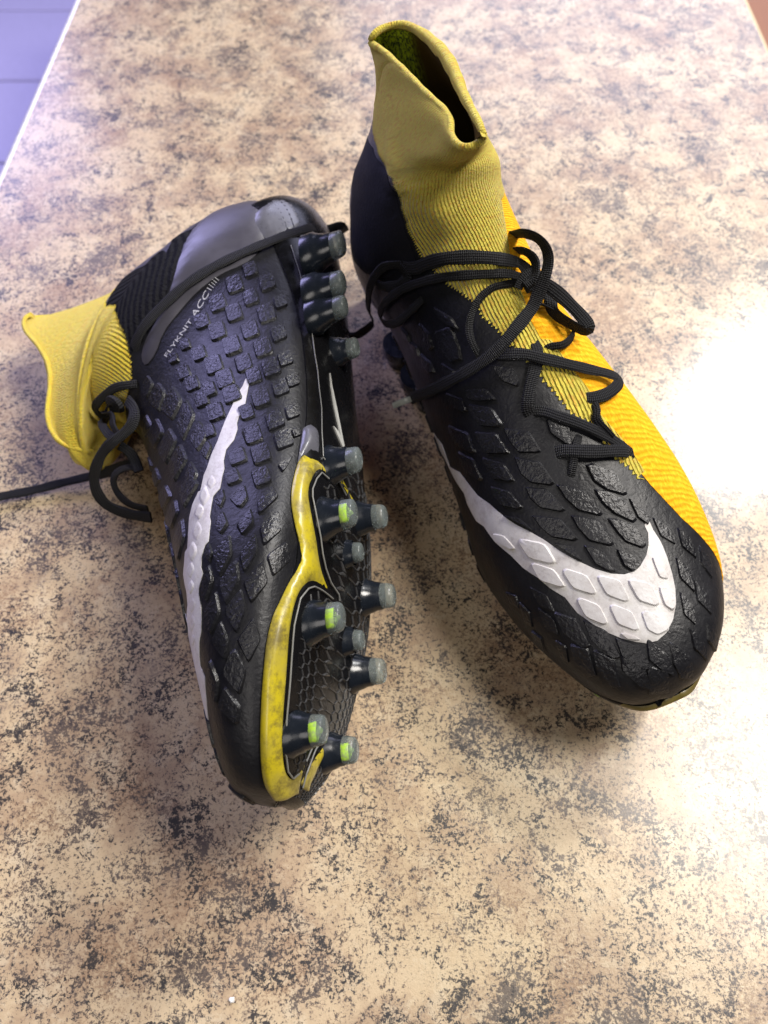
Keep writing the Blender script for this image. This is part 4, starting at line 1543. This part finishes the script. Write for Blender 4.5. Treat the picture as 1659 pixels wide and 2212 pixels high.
# tail over the top, down across the foot to its tip
band(A, 'lace', lift(z4([(832, 222, 92, 'z', 40), (884, 184, 108, 'z', 45), (950, 172, 121, 'z', 48), (1010, 188, 123, 'z', 48), (1056, 232, 123, 'z', 45), (1078, 300, 121, 'z', 38), (1062, 385, 118, 'z', 25), (1020, 490, 112, 'z', 5), (965, 600, 8), (905, 690, 6.5), (835, 775, 5), (740, 848, 4), (630, 910, 3.5), (520, 962, 3.5), (440, 992, 4), (408, 1004, 4.5)]), 5), .0058)
ag = band(A, 'aglet', lift(z4([(415, 1001, 4.5), (372, 1016, 38, 'z'), (330, 1031, 36, 'z'), (285, 1050, 34, 'z')]), 4), .0034, .0026, 'aglet')
band(A, 'lace', lift(z4([(846, 305, 96, 'z', 45), (900, 264, 107, 'z', 45), (955, 262, 115, 'z', 45), (1002, 295, 115, 'z', 40), (1014, 345, 114, 'z', 40), (1000, 410, 112, 'z', 30), (960, 440, 110, 'z', 10)]), 5), .0048)
# the knot
band(A, 'lace_knot', lift(z4([(905, 470, 3), (915, 430, 6), (950, 418, 8), (978, 440, 7), (970, 470, 4.5), (940, 480, 4)]), 4), .0044, .0022)

# lying boot
band(B, 'lace', [(-130, 1110, 3, 'z'), (-60, 1092, 3, 'z'), (0, 1073, 3, 'z')] + z6([(250, 1735, 3, 'z'), (500, 1672, 4, 'z'), (700, 1625, 6, 'z'), (850, 1585, 12, 'z'), (960, 1550, 20, 'z'), (1060, 1530, 26, 'z'), (1120, 1560, 26, 'z')]), .0058)
band(B, 'lace', lift(z6([(1110, 880, .5), (1070, 888, 2.5), (1000, 896, 4), (910, 935, 5), (835, 1020, 6), (805, 1110, 7), (822, 1200, 44, 'z'), (870, 1280, 46, 'z'), (920, 1320, 48, 'z')]), 4), .0046)
band(B, 'lace', z6([(1020, 1010, 58, 'z'), (1068, 1060, 60, 'z'), (1082, 1130, 60, 'z'), (1055, 1215, 58, 'z'), (990, 1280, 55, 'z'), (900, 1345, 52, 'z'), (825, 1430, 46, 'z'), (775, 1540, 40, 'z'), (755, 1640, 34, 'z'), (785, 1760, 28, 'z'), (860, 1850, 24, 'z'), (980, 1905, 24, 'z'), (1100, 1935, 26, 'z'), (1215, 1950, 30, 'z')]), .0056, twist=20)
band(B, 'lace', z6([(1135, 1570, 40, 'z'), (1070, 1545, 40, 'z'), (985, 1560, 38, 'z'), (920, 1610, 34, 'z'), (915, 1690, 30, 'z'), (970, 1785, 27, 'z'), (1060, 1850, 27, 'z'), (1190, 1885, 30, 'z')]), .0042, twist=40)
band(B, 'lace', lift(z6([(955, 985, 4), (915, 1050, 6), (895, 1130, 48, 'z'), (910, 1210, 50, 'z'), (950, 1280, 52, 'z'), (1000, 1330, 50, 'z')]), 5), .0052, twist=60)
band(B, 'lace', z6([(960, 1370, 46, 'z'), (1040, 1420, 44, 'z'), (1090, 1500, 42, 'z'), (1120, 1580, 42, 'z')]), .005)
band(B, 'lace_knot', lift(z6([(950, 1000, 5), (1000, 985, 7), (1045, 1010, 7), (1060, 1060, 5), (1010, 1050, 4), (965, 1030, 5)]), 5), .0050, .003)
# strap of the lace drawn round under the heel stud
band(B, 'lace', lift([(285, 762, -.8), (296, 738, .8), (318, 705), (352, 668), (400, 624), (450, 590), (505, 562), (565, 536), (620, 514), (665, 502, 3.0), (700, 498, 64, 'z'), (735, 490, 60, 'z'), (745, 500, 50, 'z')], 2.0), .0056)

# ------------------------------------------------------------------ a crumb on the counter
bm = bmesh.new()
bmesh.ops.create_icosphere(bm, subdivisions=2, radius=.0011)
for v_ in bm.verts:
    v_.co *= random.uniform(.75, 1.2)
    v_.co.z *= .7
me_ = bpy.data.meshes.new('crumb')
bm.to_mesh(me_)
bm.free()
me_.materials.append(M['edge'])
cr = bpy.data.objects.new('crumb', me_)
COL.objects.link(cr)
cr.location = on_plane((501, 2160), .0006)
cr['label'] = 'tiny white crumb lying alone on the countertop in front of the boots'
cr['category'] = 'crumb'
